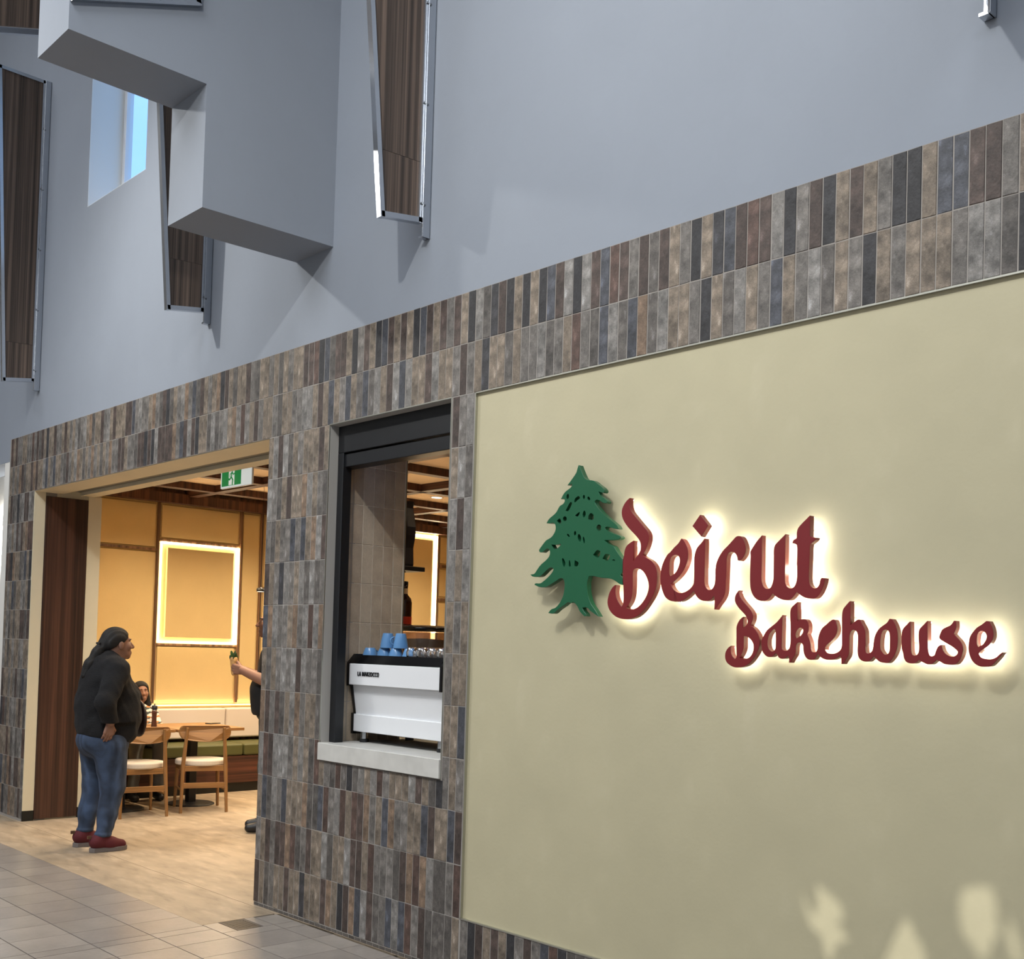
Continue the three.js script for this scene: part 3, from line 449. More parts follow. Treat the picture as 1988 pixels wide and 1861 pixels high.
signPiece('sign_letters', ['K 1230,655! 1228,800 1220,1000 1215,1200 1215,1310 1235,1355 1280,1370 1330,1360 1370,1310 1387,1220 1390,1000 1388,800', 'L 265,600 268,380 290,320 350,260 417,200! 420,350 424,618! 460,585 510,570 600,575 640,630 660,700 662,780 650,850 630,890! 670,990 700,1100 710,1210 730,1265 770,1280 820,1265 845,1220 852,1130 860,1000 890,870 950,760 1040,680 1120,610 1180,575 1225,590 1255,660 1275,740 1275,820 1250,900 1200,980 1120,1060 1050,1120 1015,1180 1020,1240 1060,1290 1130,1310 1210,1305 1290,1270 1345,1215 1365,1150 1370,950 1370,700 1377,450 1400,350 1460,270 1540,180! 1557,182! 1558,400 1558,692! 1620,645 1690,590 1720,578 1755,580 1800,660 1850,750 1875,830 1880,950 1880,1150', 'O 230,850 235,930 250,1010 285,1030 340,1015 385,970 405,900 420,780 440,660 480,560 550,460 640,390 720,330 780,240! 845,255! 910,370 950,490 968,620 968,780 945,940 890,1080 810,1190 740,1245 640,1240 560,1220 490,1165 420,1097! 380,1150 320,1205 200,1210 130,1180 75,1110 55,1010 60,800 60,620 45,560', 'L 1690,840 1650,810 1610,800 1570,830 1540,900 1535,1000 1530,1200 1525,1300 1505,1370 1450,1450 1400,1530! 1360,1530! 1360,1440 1350,1390 1330,1355! 1280,1395 1200,1430 1080,1440 980,1420 920,1385 855,1320! 820,1380 780,1430 660,1435 600,1390 560,1310 545,1220 538,1130 510,1090 470,1070 420,1085 390,1150 385,1250 370,1330 320,1410 268,1502! 235,1502! 238,1420 215,1355! 180,1390 130,1415 60,1415 10,1385', 'K 1130,1460 1095,1420! 1040,1480 980,1500 920,1490 860,1440 820,1370 805,1250 815,1140 850,1070 910,970 1000,890 1100,810 1180,720'],
[['K 930,1150 960,1050 1010,980 1070,932 1095,970 1100,1050 1100,1250 1090,1340 1050,1385 1010,1390 960,1350 930,1270'], ['L 402,988 380,930 385,860 420,790 480,745 530,765 550,810 540,860 500,920 450,960'], ['O 590,590 630,510 690,480 740,495 780,540 795,620 795,850 790,960 760,1030 710,1060 660,1055 610,1000 575,930 570,750']], M.red, 'red joined letters a k e h o of the lower word', 'letter', true);
signPiece('sign_letters', ['O 1235,305! 1257,308! 1262,500 1268,800 1275,980 1290,1040 1330,1075 1380,1070 1420,1040 1445,980 1450,850 1440,700 1440,580 1460,480 1500,430 1570,360 1635,290! 1643,292! 1645,600 1650,850 1660,980 1690,1070 1730,1095 1782,1080', 'S 165,1060 200,960 240,880 290,840 330,835! 335,880 360,960 410,1030 480,1075 570,1100 640,1080 685,1030 690,990 660,950 560,870 420,790 285,700 270,660 290,590 340,490 420,440 520,395 570,340 605,285! 650,290! 658,380 650,470 605,585! 660,650 730,720 790,820 815,920 800,1030 760,1140 680,1250 620,1280 500,1285 380,1265 310,1225 213,1178! 165,1225', 'O 1740,1270 1640,1275 1560,1240 1440,1180! 1400,1230 1330,1255 1220,1250 1150,1210 1110,1140 1090,1030 1060,930 1050,750 1058,560 1072,500 1110,440 1180,370'], [], M.red, 'red joined letters u s of the lower word', 'letter', true);
signPiece('sign_letter', ['S 1340,290! 1410,300! 1470,420 1500,540 1500,660 1460,760 1390,850 1280,930 1190,990 1170,1030 1190,1080 1240,1130 1330,1155 1430,1160 1510,1145 1580,1105 1640,1050 1700,1005! 1728,1008! 1640,1120 1540,1230 1450,1310 1330,1330 1200,1325 1090,1270 1010,1180 960,1060 935,930 945,780 970,650 1040,540 1130,440 1240,370'],
[['S 1135,600 1165,545 1210,515 1280,520 1330,560 1360,630 1350,700 1310,780 1260,840 1200,870 1160,890 1130,840 1120,740']], M.red, 'single red letter e that ends the lower word', 'letter', true);
// ------------------------------------------------------------------ wall fins, baffles and lamps of the mall
function prism(pts, x0, x1) {                                            // polygon in (z, y), extruded along x
  const s = new THREE.Shape(pts.map(([z, y]) => new THREE.Vector2(-z, y))), g = new THREE.ExtrudeGeometry(s, { depth: x1 - x0, bevelEnabled: false }); g.rotateY(Math.PI / 2); g.translate(x0, 0, 0); return uvm(g, rnd(), rnd());
}
function bar(a, b, w, t) {                                               // framing bar from a to b in the (z, y) plane, w wide in the plane, t thick along x
  const dz = b[0] - a[0], dy = b[1] - a[1], L = Math.hypot(dz, dy), nz = -dy / L * w / 2, ny = dz / L * w / 2;
  return prism([[a[0] + nz, a[1] + ny], [b[0] + nz, b[1] + ny], [b[0] - nz, b[1] - ny], [a[0] - nz, a[1] - ny]], -t / 2, t / 2);
}
function wallFin(x, grow, label) {
  const g = group('wall_fin', [x, 3.66, -0.008]); tag(g, label, 'wall fin', undefined);
  const top = 2.67, o = (y) => 0.3 + grow * (y - 0.04);
  mesh('frame_bar', bar([0.292, 0.035], [o(top) - 0.012, top], 0.026, 0.036), M.alu, g);
  mesh('frame_bar', bar([0.30, 0.05], [0.045, 0.088], 0.028, 0.036), M.alu, g);
  mesh('frame_bar', bar([o(top), top - 0.012], [0.04, top - 0.012], 0.028, 0.036), M.alu, g);
  mesh('frame_bar', bar([0.055, 0.075], [0.055, top], 0.026, 0.036), M.alu, g);
  mesh('wall_channel', [bx(-0.012, 0.03, 0, top, 0.002, 0.008, 0.001), bx(0.02, 0.03, 0, top, 0.004, 0.052, 0.001), bx(-0.012, 0.026, 0, 0.012, 0.004, 0.045, 0.001)], M.alu, g);
  const sp = 0.385;
  mesh('wood_panel', prism([[0.066, 0.095], [0.282, 0.062], [o(sp) - 0.024, sp - 0.012], [0.066, sp]], -0.006, 0.006), M.finWood, g);
  mesh('wood_panel', prism([[0.066, sp + 0.002], [o(sp) - 0.024, sp - 0.010], [o(top) - 0.03, top - 0.025], [0.066, top - 0.025]], -0.006, 0.006), M.finWood, g);
  for (let y = 0.16; y < top; y += 0.52) mesh('bolt', [rod([0.028, y, 0.044], [0.034, y, 0.044], 0.006, 0.006, 10), rod([0.018, y + 0.012, 0.055], [0.024, y + 0.012, 0.055], 0.006, 0.006, 10)], M.bolt, g);
  return g;
}
wallFin(-1.62, 0.10, 'timber wall fin in a metal frame above the right end of the cream sign wall');
wallFin(-4.536, 0.10, 'timber wall fin in a metal frame right of the stepped bulkhead');
wallFin(-6.835, 0.081, 'timber wall fin in a metal frame partly hidden behind the stepped bulkhead');
wallFin(-9.818, 0.052, 'timber wall fin in a metal frame left of the clerestory window');
{
  const b = group('ceiling_baffle', [-5.392, 4.6, 0]); tag(b, 'metal framed timber baffle on the side face of the bulkhead', 'baffle');
  const yb = (z) => 0.268 + (0.867 - z) * 0.372;
  mesh('wood_panel', prism([[0.90, yb(0.90) + 0.03], [1.50, yb(1.5) + 0.03], [1.5, 2.6], [0.90, 2.6]], 0.002, 0.016), M.finWood, b);
  for (const [p, q] of [[[0.867, yb(0.867)], [1.53, yb(1.53)]], [[0.88, yb(0.88)], [0.88, 2.6]], [[1.515, yb(1.515)], [1.515, 2.6]], [[0.867, 2.6], [1.53, 2.6]]]) { const m = mesh('frame_bar', bar(p, q, 0.03, 0.03), M.alu, b); m.position.x = 0.016; }
  const c = group('ceiling_baffle', [-7.5, 5.4, 0]); tag(c, 'dark timber baffle in a metal frame hanging behind the bulkhead', 'baffle');
  const yc = (z) => 0.008 + (1.165 - z) * 0.327;
  mesh('wood_panel', prism([[0.32, yc(0.32) + 0.05], [1.9, yc(1.9) + 0.05], [1.9, 3.08], [0.32, 3.08]], -0.007, 0.007), M.finWood, c);
  for (const [p, q] of [[[0.3, yc(0.3) + 0.02], [1.92, yc(1.92) + 0.02]], [[0.31, yc(0.31)], [0.31, 3.08]], [[1.91, yc(1.91)], [1.91, 3.08]], [[0.3, 3.07], [1.92, 3.07]]]) mesh('frame_bar', bar(p, q, 0.035, 0.03), M.alu, c);
}
FLOODS.forEach(([x, y, z, tx], i) => {
  const g = group('floodlight', [x, y, z]); tag(g, i ? 'floodlight hanging opposite the sign wall' : 'floodlight hanging opposite the cafe entrance', 'light');
  const d = new THREE.Vector3(tx - x, 2.6 - y, -z).normalize(), q = new THREE.Quaternion().setFromUnitVectors(new THREE.Vector3(0, 0, -1), d);
  const h = mesh('housing', lathe([[0.0, 0.16], [0.05, 0.16], [0.06, 0.14], [0.06, 0.0], [0.052, 0.0]], 24).rotateX(Math.PI / 2), M.black, g); h.quaternion.copy(q);
  const l = mesh('lamp', cyl(0, -0.004, 0.0, 0, 0.05, 0.05, 24).rotateX(-Math.PI / 2), new THREE.MeshStandardMaterial({ color: '#fff', emissive: LAMPC, emissiveIntensity: 30 }), g); l.quaternion.copy(q);
  mesh('hanger', rod([0, 0.05, 0.08], [0, 8.5 - y, 0.08], 0.01), M.black, g);
});

// ------------------------------------------------------------------ small things outside and in the serving window
{ // floor drain
  const g = group('floor_drain', [-5.61, -0.004, 0.308]); tag(g, 'square metal floor drain in the tiles by the tiled pier', 'drain');
  mesh('frame', [bx(-0.105, 0.105, 0, 0.004, -0.075, -0.062), bx(-0.105, 0.105, 0, 0.004, 0.062, 0.075), bx(-0.105, -0.092, 0, 0.004, -0.062, 0.062), bx(0.092, 0.105, 0, 0.004, -0.062, 0.062)], std('#6b655f', 0.5, { metalness: 0.6 }), g);
  for (let i = 0; i < 9; i++) mesh('slat', bx(-0.088 + i * 0.0205, -0.088 + i * 0.0205 + 0.012, 0, 0.003, -0.062, 0.062), std('#7b756e', 0.45, { metalness: 0.7 }), g);
}
{ // exit sign
  const c = document.createElement('canvas'); c.width = 450; c.height = 190; const q = c.getContext('2d');
  q.fillStyle = '#e9f3f4'; q.fillRect(0, 0, 450, 190); q.fillStyle = '#0c8a4a'; q.fillRect(14, 14, 286, 162);
  q.fillStyle = '#f2f8f4'; q.fillRect(118, 22, 84, 150); q.strokeStyle = '#0c8a4a'; q.lineWidth = 15; q.lineCap = 'round'; q.lineJoin = 'round';
  q.beginPath(); q.arc(176, 44, 10, 0, 7); q.fillStyle = '#0c8a4a'; q.fill();
  q.beginPath(); q.moveTo(168, 66); q.lineTo(156, 108); q.lineTo(178, 134); q.lineTo(172, 166); q.moveTo(156, 108); q.lineTo(132, 128); q.lineTo(118, 124); q.stroke(); q.lineWidth = 10; q.beginPath(); q.moveTo(166, 72); q.lineTo(140, 86); q.lineTo(136, 104); q.moveTo(168, 74); q.lineTo(188, 92); q.lineTo(202, 84); q.stroke();
  const t = new THREE.CanvasTexture(c); t.colorSpace = THREE.SRGBColorSpace;
  const g = group('exit_sign', [-7.5, 2.715, -0.62]); tag(g, 'green and white running man exit sign hanging inside the entrance', 'sign');
  mesh('sign_body', bx(-0.228, 0.228, 0, 0.19, -0.02, 0.0, 0.012), M.whiteMetal, g);
  const f = mesh('sign_face', new THREE.PlaneGeometry(0.45, 0.182), new THREE.MeshStandardMaterial({ map: t, emissiveMap: t, emissive: '#ffffff', emissiveIntensity: 0.45, roughness: 0.3 }), g); f.position.set(0, 0.095, 0.0008);
  mesh('hanger', rod([0, 0.19, -0.01], [0, 0.455, -0.01], 0.006), M.whiteMetal, g);
}
const font = await new FontLoader().loadAsync('fonts/droid/droid_sans_bold.typeface.json');
{ // espresso machine, its back to the mall
  const g = group('espresso_machine', [-4.915, 1.02, -0.165]); tag(g, 'white and black espresso machine on the white counter', 'coffee machine');
  const w = 0.405, P = [[-0.02, 0.325], [-0.02, 0.445], [-0.05, 0.49], [-0.44, 0.49], [-0.44, 0.06], [-0.055, 0.06], [-0.055, 0.155], [-0.075, 0.155], [-0.045, 0.325]];
  mesh('housing', prism(P, -w, w), M.black, g);
  for (const s of [-1, 1]) mesh('side_plate', prism([[0.004, 0.318], [0.004, 0.45], [-0.04, 0.50], [-0.46, 0.50], [-0.46, 0.045], [-0.035, 0.045], [-0.035, 0.162], [-0.05, 0.166], [-0.022, 0.318]], s * w + (s < 0 ? -0.02 : 0), s * w + (s < 0 ? 0 : 0.02)), M.blackGloss, g);
  mesh('upper_panel', bx(-w, w - 0.004, 0.325, 0.445, -0.02, 0.002, 0.004), M.whiteMetal, g);
  mesh('middle_panel', prism([[-0.028, 0.328], [-0.036, 0.328], [-0.064, 0.15], [-0.056, 0.15]], -w, w), M.whiteMetal, g);
  mesh('lower_panel', bx(-w, w - 0.004, 0.06, 0.158, -0.06, -0.038, 0.004), M.whiteMetal, g);
  mesh('cup_rail', prism([[0.0, 0.447], [-0.022, 0.495], [-0.03, 0.495], [-0.012, 0.447]], -w, w), M.blackGloss, g);
  for (const sx of [-1, 1]) for (const sz of [-0.075, -0.40]) { mesh('leg', cyl(sx * 0.345, 0.02, 0.062, sz, 0.022), M.steel, g); mesh('foot', cyl(sx * 0.345, 0, 0.02, sz, 0.026), M.black, g); }
  const tg = new TextGeometry('LA MARZOCCO', { font, size: 0.024, depth: 0.004, curveSegments: 3 }); tg.computeBoundingBox(); tg.scale(0.2 / (tg.boundingBox.max.x - tg.boundingBox.min.x), 1, 1); tg.translate(-0.322, 0.377, 0.002);
  mesh('logo', tg, M.black, g);
}
const blueCup = std('#5f8fc0', 0.22), cupShape = (() => lathe([[0, 0.085], [0.026, 0.085], [0.028, 0.083], [0.036, 0.05], [0.043, 0.002], [0.0415, 0.0], [0.0395, 0.002], [0.033, 0.05], [0.024, 0.078], [0, 0.079]], 28))();
const cupHandle = (() => new THREE.TorusGeometry(0.021, 0.0045, 8, 20, Math.PI).rotateZ(-Math.PI / 2).translate(0.036, 0.042, 0))();
function cup(x, y, z, turn, label, grp, tall = 1) { const g = group('coffee_cup', [x, y, z], turn); tag(g, label, 'cup', grp); mesh('bowl', cupShape, blueCup, g); mesh('handle', cupHandle, blueCup, g); g.scale.set(1, tall, 1); return g; }
const lowCups = [[-5.272, -0.27], [-5.176, -0.30], [-5.081, -0.31], [-4.987, -0.335]];
for (const [x, z] of lowCups) cup(x, 1.5102, z, rr(1.3, 1.9), 'blue cup upside down in the lower row on the espresso machine', 'blue cups in the lower row on the espresso machine', 0.55);
cup(-5.155, 1.5572, -0.305, 2.3, 'blue cup upside down on top of the lower cups, nearer the beige tiles', undefined);
cup(-5.058, 1.5572, -0.323, 4.2, 'blue cup upside down on top of the lower cups, nearer the drinking glasses', undefined);
const glassShape = lathe([[0, 0.07], [0.018, 0.07], [0.027, 0.062], [0.034, 0.035], [0.032, 0.002], [0.0305, 0.002], [0.0322, 0.035], [0.0255, 0.06], [0.017, 0.067], [0, 0.067]], 28);
for (const [x, z] of [[-4.905, -0.33], [-4.83, -0.335], [-4.755, -0.345], [-4.68, -0.35], [-4.61, -0.35], [-4.87, -0.26], [-4.79, -0.265], [-4.70, -0.27], [-4.62, -0.27]]) { const m = mesh('drinking_glass', glassShape, M.clearGlass); m.position.set(x, 1.5102, z); m.scale.y = 0.8; tag(m, 'clear drinking glass upside down on the espresso machine', 'glass', 'drinking glasses on the espresso machine'); }
{ // bean grinder behind the machine
  const g = group('coffee_grinder', [-5.478, 1.02, -0.82]); tag(g, 'black coffee grinder with a clear bean hopper behind the espresso machine', 'coffee grinder');
  mesh('body', [bx(-0.10, 0.10, 0, 0.36, -0.13, 0.10, 0.02), bx(-0.12, 0.12, 0.0, 0.03, -0.15, 0.15, 0.01)], M.black, g);
  mesh('hopper', lathe([[0.10, 0.45], [0.125, 0.5], [0.162, 0.64], [0.165, 0.64], [0.129, 0.5], [0.104, 0.45]], 40), phys('#e9ddd2', 0.08, { transmission: 0.92, thickness: 0 }), g);
  mesh('collar', lathe([[0.0, 0.36], [0.08, 0.36], [0.106, 0.41], [0.106, 0.455], [0.0, 0.455]], 32), M.black, g);
  mesh('lid', lathe([[0, 0.685], [0.12, 0.683], [0.168, 0.672], [0.172, 0.665], [0.172, 0.645], [0, 0.645]], 40), M.blackGloss, g);
  const b = mesh('coffee_beans', lathe([[0, 0.456], [0.1, 0.456], [0.121, 0.5], [0.146, 0.595], [0.08, 0.6], [0, 0.604]], 32), std('#1d100a', 0.55, { bumpMap: rep(clothBump, 3, 3), bumpScale: 0.004 }), g); b.userData.kind = 'stuff';
}
{ // shelves on the back of the partition, with a coffee bag and a bottle
  const shelf = (y, x0, x1) => { const g = group('wall_shelf', [(x0 + x1) / 2, y, -0.575]); const h = (x1 - x0) / 2; mesh('board', bx(-h, h, -0.028, 0, -0.30, 0, 0.003), M.black, g); mesh('bracket', new THREE.TubeGeometry(new THREE.CatmullRomCurve3([[h - 0.08, -0.03, -0.2], [h - 0.12, -0.045, -0.2], [h - 0.2, -0.09, -0.2], [h - 0.24, -0.14, -0.2]].map((p) => new THREE.Vector3(...p))), 16, 0.008, 8), M.black, g); mesh('batten', bx(-h + 0.01, 0, -0.14, -0.029, -0.02, 0), M.black, g); return g; };
  tag(shelf(2.07, -6.05, -5.55), 'black wall shelf with a dark coffee bag beside the tiled partition', 'shelf');
  tag(shelf(1.70, -6.1, -5.70), 'lower black wall shelf with a bottle beside the tiled partition', 'shelf');
  const bag = group('coffee_bag', [-5.685, 2.07, -0.79]); tag(bag, 'dark paper coffee bag standing on the upper wall shelf', 'bag');
  const bg = new THREE.ExtrudeGeometry(new THREE.Shape([[-0.08, 0], [0.07, 0], [0.075, 0.02], [0.068, 0.12], [0.086, 0.2], [0.088, 0.25], [0.07, 0.32], [0.055, 0.37], [0.06, 0.41], [-0.06, 0.41], [-0.085, 0.3], [-0.08, 0.15]].map((p) => new THREE.Vector2(...p))), { depth: 0.06, bevelEnabled: true, bevelSize: 0.006, bevelThickness: 0.008, bevelSegments: 2 }); bg.translate(0, 0, -0.03);
  mesh('sack', bg, std('#211d24', 0.5), bag); mesh('label', bx(0.0, 0.05, 0.1, 0.2, 0.038, 0.0395), std('#57545c', 0.6), bag); mesh('fold_clip', bx(-0.06, 0.06, 0.39, 0.402, -0.04, 0.041), M.steel, bag);
  const bt = group('bottle', [-5.715, 1.70, -0.85]); tag(bt, 'dark glass bottle with a red label on the lower wall shelf', 'bottle');
  mesh('glass_body', lathe([[0, 0], [0.042, 0], [0.046, 0.006], [0.046, 0.15], [0.04, 0.175], [0.018, 0.2], [0.016, 0.25], [0.018, 0.252], [0.018, 0.262], [0, 0.262]], 28), phys('#2b0f0a', 0.06, { clearcoat: 0.5 }), bt);
  mesh('label', lathe([[0.0465, 0.012], [0.0468, 0.014], [0.0468, 0.058], [0.0465, 0.06]], 28), std('#c2341a', 0.5), bt); mesh('neck_label', lathe([[0.0185, 0.205], [0.0175, 0.24]], 20), std('#e2c9a5', 0.5), bt); mesh('cap', lathe([[0, 0.285], [0.017, 0.285], [0.019, 0.28], [0.019, 0.262], [0, 0.262]], 20), M.black, bt);
}
tag(mesh('back_counter', [bx(-6.6, -5.36, 0.98, 1.02, -1.15, -0.58, 0.004), bx(-6.58, -5.38, 0.002, 0.979, -1.13, -0.6)], M.counter), 'back counter behind the tiled partition that carries the coffee grinder', 'counter');

// ------------------------------------------------------------------ cafe furniture
{ // bench along the yellow wall
  const z0 = -0.66, z1 = -6.0, g = group('bench', [-10.92, 0, -3.3]); tag(g, 'long upholstered bench with olive seats and pale backs along the yellow wall', 'bench');
  const Z = (z) => z + 3.3;
  mesh('plinth', bx(-0.28, 0.27, 0, 0.10, Z(z1), Z(z0)), M.skirting, g); mesh('front_panel', bx(-0.3, 0.30, 0.10, 0.375, Z(z1), Z(z0), 0, true), M.benchWood, g); mesh('back_rail', bx(-0.32, -0.20, 0.375, 0.845, Z(z1), Z(z0)), M.beamWood, g);
  const cuts = [-0.66, -1.62, -2.56, -3.5, -4.4, -5.2, -6.0];
  for (let i = 0; i + 1 < cuts.length; i++) {
    mesh('seat_cushion', new RoundedBoxGeometry(0.5, 0.125, cuts[i] - cuts[i + 1] - 0.006, 3, 0.025).translate(0.055, 0.44, Z((cuts[i] + cuts[i + 1]) / 2)), M.greenLeather, g);
    mesh('back_cushion', new RoundedBoxGeometry(0.10, 0.32, cuts[i] - cuts[i + 1] - 0.008, 3, 0.02).translate(-0.145, 0.695, Z((cuts[i] + cuts[i + 1]) / 2)), M.backLeather, g);
  }
}
function table(x, z, label) {
  const g = group('cafe_table', [x, 0, z]); tag(g, label, 'table');
  mesh('tabletop', bx(-0.375, 0.375, 0.722, 0.75, -0.345, 0.345, 0.004, true), M.oak, g); mesh('top_plate', bx(-0.16, 0.16, 0.712, 0.722, -0.16, 0.16), M.black, g);
  mesh('column', bx(-0.038, 0.038, 0.02, 0.714, -0.038, 0.038, 0.004), M.black, g); mesh('base_plate', lathe([[0, 0.024], [0.05, 0.024], [0.21, 0.014], [0.225, 0.008], [0.225, 0], [0, 0]], 48), M.black, g);
}
table(-10.06, -1.68, 'oak cafe table with a phone on it'); table(-10.06, -0.97, 'oak cafe table with a pepper mill on it');
function ovalBoard(w, h, t, bend) {                                       // curved chair back rail with rounded ends
  const s = new THREE.Shape(); s.moveTo(-w / 2 + 0.05, 0.012); s.quadraticCurveTo(0, -0.022, w / 2 - 0.05, 0.012); s.quadraticCurveTo(w / 2, 0.03, w / 2, h * 0.6); s.quadraticCurveTo(w / 2, h, w / 2 - 0.04, h); s.lineTo(-w / 2 + 0.04, h); s.quadraticCurveTo(-w / 2, h, -w / 2, h * 0.6); s.quadraticCurveTo(-w / 2, 0.03, -w / 2 + 0.05, 0.012);
  const g = new THREE.ExtrudeGeometry(s, { depth: t, bevelEnabled: true, bevelSize: 0.004, bevelThickness: 0.004, bevelSegments: 2, curveSegments: 10 }), p = g.attributes.position;
  // finer columns so that the bend is smooth
  for (let i = 0; i < p.count; i++) p.setZ(i, p.getZ(i) + bend * (p.getX(i) / (w / 2)) ** 2); g.computeVertexNormals(); return uvm(g, 0.3, 0.2, true);
}
function makeChair(x, z, turn, label) {
  const g = group('dining_chair', [x, 0, z], turn); tag(g, label, 'chair');
  for (const s of [-1, 1]) {
    mesh('rear_leg', [rod([s * 0.205, 0, -0.225], [s * 0.19, 0.44, -0.185], 0.014, 0.019), rod([s * 0.19, 0.44, -0.185], [s * 0.165, 0.775, -0.215], 0.019, 0.014), new THREE.SphereGeometry(0.019, 12, 8).translate(s * 0.19, 0.44, -0.185)], M.oak, g);
    mesh('front_leg', rod([s * 0.20, 0, 0.21], [s * 0.185, 0.42, 0.185], 0.013, 0.019), M.oak, g);
    mesh('side_stretcher', rod([s * 0.198, 0.2, -0.205], [s * 0.193, 0.2, 0.198], 0.011), M.oak, g);
    mesh('side_rail', bx(s * 0.19 - 0.011, s * 0.19 + 0.011, 0.375, 0.425, -0.19, 0.19, 0.003), M.oak, g);
  }
  mesh('rear_stretcher', bx(-0.19, 0.19, 0.222, 0.272, -0.212, -0.196, 0.003, true), M.oak, g); mesh('front_rail', bx(-0.185, 0.185, 0.375, 0.425, 0.172, 0.192, 0.003, true), M.oak, g); mesh('rear_rail', bx(-0.185, 0.185, 0.375, 0.425, -0.192, -0.172, 0.003, true), M.oak, g);
  mesh('backrest', ovalBoard(0.46, 0.135, 0.014, 0.05).translate(0, 0.655, -0.228), M.oak, g);
  const sp = new THREE.Shape(); sp.absellipse(0, 0, 0.235, 0.215, 0, Math.PI * 2);
  mesh('seat', new THREE.ExtrudeGeometry(sp, { depth: 0.022, bevelEnabled: true, bevelSize: 0.018, bevelThickness: 0.016, bevelSegments: 5, curveSegments: 28, bevelOffset: -0.018 }).rotateX(-Math.PI / 2).translate(0, 0.437, 0.0), M.seatFabric, g);
}
makeChair(-9.684, -1.58, -1.896, 'oak chair with pale round seat pushed up to the table with the phone');
makeChair(-9.69, -0.96, -1.706, 'oak chair with pale round seat at the table with the pepper mill');
{ const g = group('pepper_mill', [-10.02, 0.75, -1.262]); tag(g, 'dark wooden pepper mill standing on the cafe table', 'pepper mill');
  mesh('mill_body', lathe([[0, 0], [0.026, 0], [0.027, 0.01], [0.022, 0.06], [0.021, 0.1], [0.025, 0.14], [0.024, 0.15], [0, 0.15]], 24), std('#4a2a1c', 0.4), g); mesh('collar', lathe([[0, 0.15], [0.022, 0.15], [0.022, 0.165], [0, 0.165]], 24), M.steel, g); mesh('mill_head', lathe([[0, 0.22], [0.006, 0.22], [0.006, 0.205], [0.026, 0.2], [0.027, 0.17], [0.022, 0.165], [0, 0.165]], 24), M.black, g); }
{ const g = group('phone', [-10.235, 0.75, -1.985], 0.4); tag(g, 'dark phone lying on the cafe table', 'phone'); mesh('case', new RoundedBoxGeometry(0.075, 0.009, 0.15, 2, 0.004).translate(0, 0.0045, 0), M.black, g); mesh('screen', bx(-0.034, 0.034, 0.009, 0.0096, -0.07, 0.07), M.blackGloss, g); }
{ const g = group('pendant_light', [-9.98, 2.08, -2.32]); tag(g, 'small round lit pendant hanging on a cord inside the cafe', 'light'); mesh('shade', lathe([[0.038, 0.0], [0.041, 0.002], [0.041, 0.03], [0.01, 0.045], [0, 0.045]], 28), M.black, g); mesh('lamp', cyl(0, 0.001, 0.01, 0, 0.037, 0.037, 28), M.lampDisc, g); mesh('cord', rod([0, 0.045, 0], [0, 1.09, 0], 0.002, 0.002, 6), M.black, g);
  const l = new THREE.SpotLight(WARM, 3, 0, 1.0, 0.7, 2); l.position.set(0, -0.01, 0); l.target.position.set(0, -2, 0); l.castShadow = true; g.add(l); g.add(l.target); }
// ------------------------------------------------------------------ people: distance fields meshed with surface nets
const V = (x, y, z) => [x, y, z];
function capsule(p, a, b, ra, rb) {
  const bx_ = b[0] - a[0], by = b[1] - a[1], bz = b[2] - a[2], px = p[0] - a[0], py = p[1] - a[1], pz = p[2] - a[2], t = Math.max(0, Math.min(1, (px * bx_ + py * by + pz * bz) / (bx_ * bx_ + by * by + bz * bz)));
  return Math.hypot(px - bx_ * t, py - by * t, pz - bz * t) - (ra + (rb - ra) * t);
}
function ell(p, c, r) { const x = (p[0] - c[0]), y = (p[1] - c[1]), z = (p[2] - c[2]), k0 = Math.hypot(x / r[0], y / r[1], z / r[2]), k1 = Math.hypot(x / r[0] ** 2, y / r[1] ** 2, z / r[2] ** 2); return k1 < 1e-9 ? -Math.min(...r) : k0 * (k0 - 1) / k1; }
function smin(a, b, k) { const h = Math.max(k - Math.abs(a - b), 0) / k; return Math.min(a, b) - h * h * k * 0.25; }
function smax(a, b, k) { return -smin(-a, -b, k); }
const many = (p, k, list) => { let d = 1e3; for (const q of list) { const e = q.length === 2 ? ell(p, q[0], q[1]) : capsule(p, q[0], q[1], q[2], q[3]); d = d > 900 ? e : smin(d, e, k); } return d; };
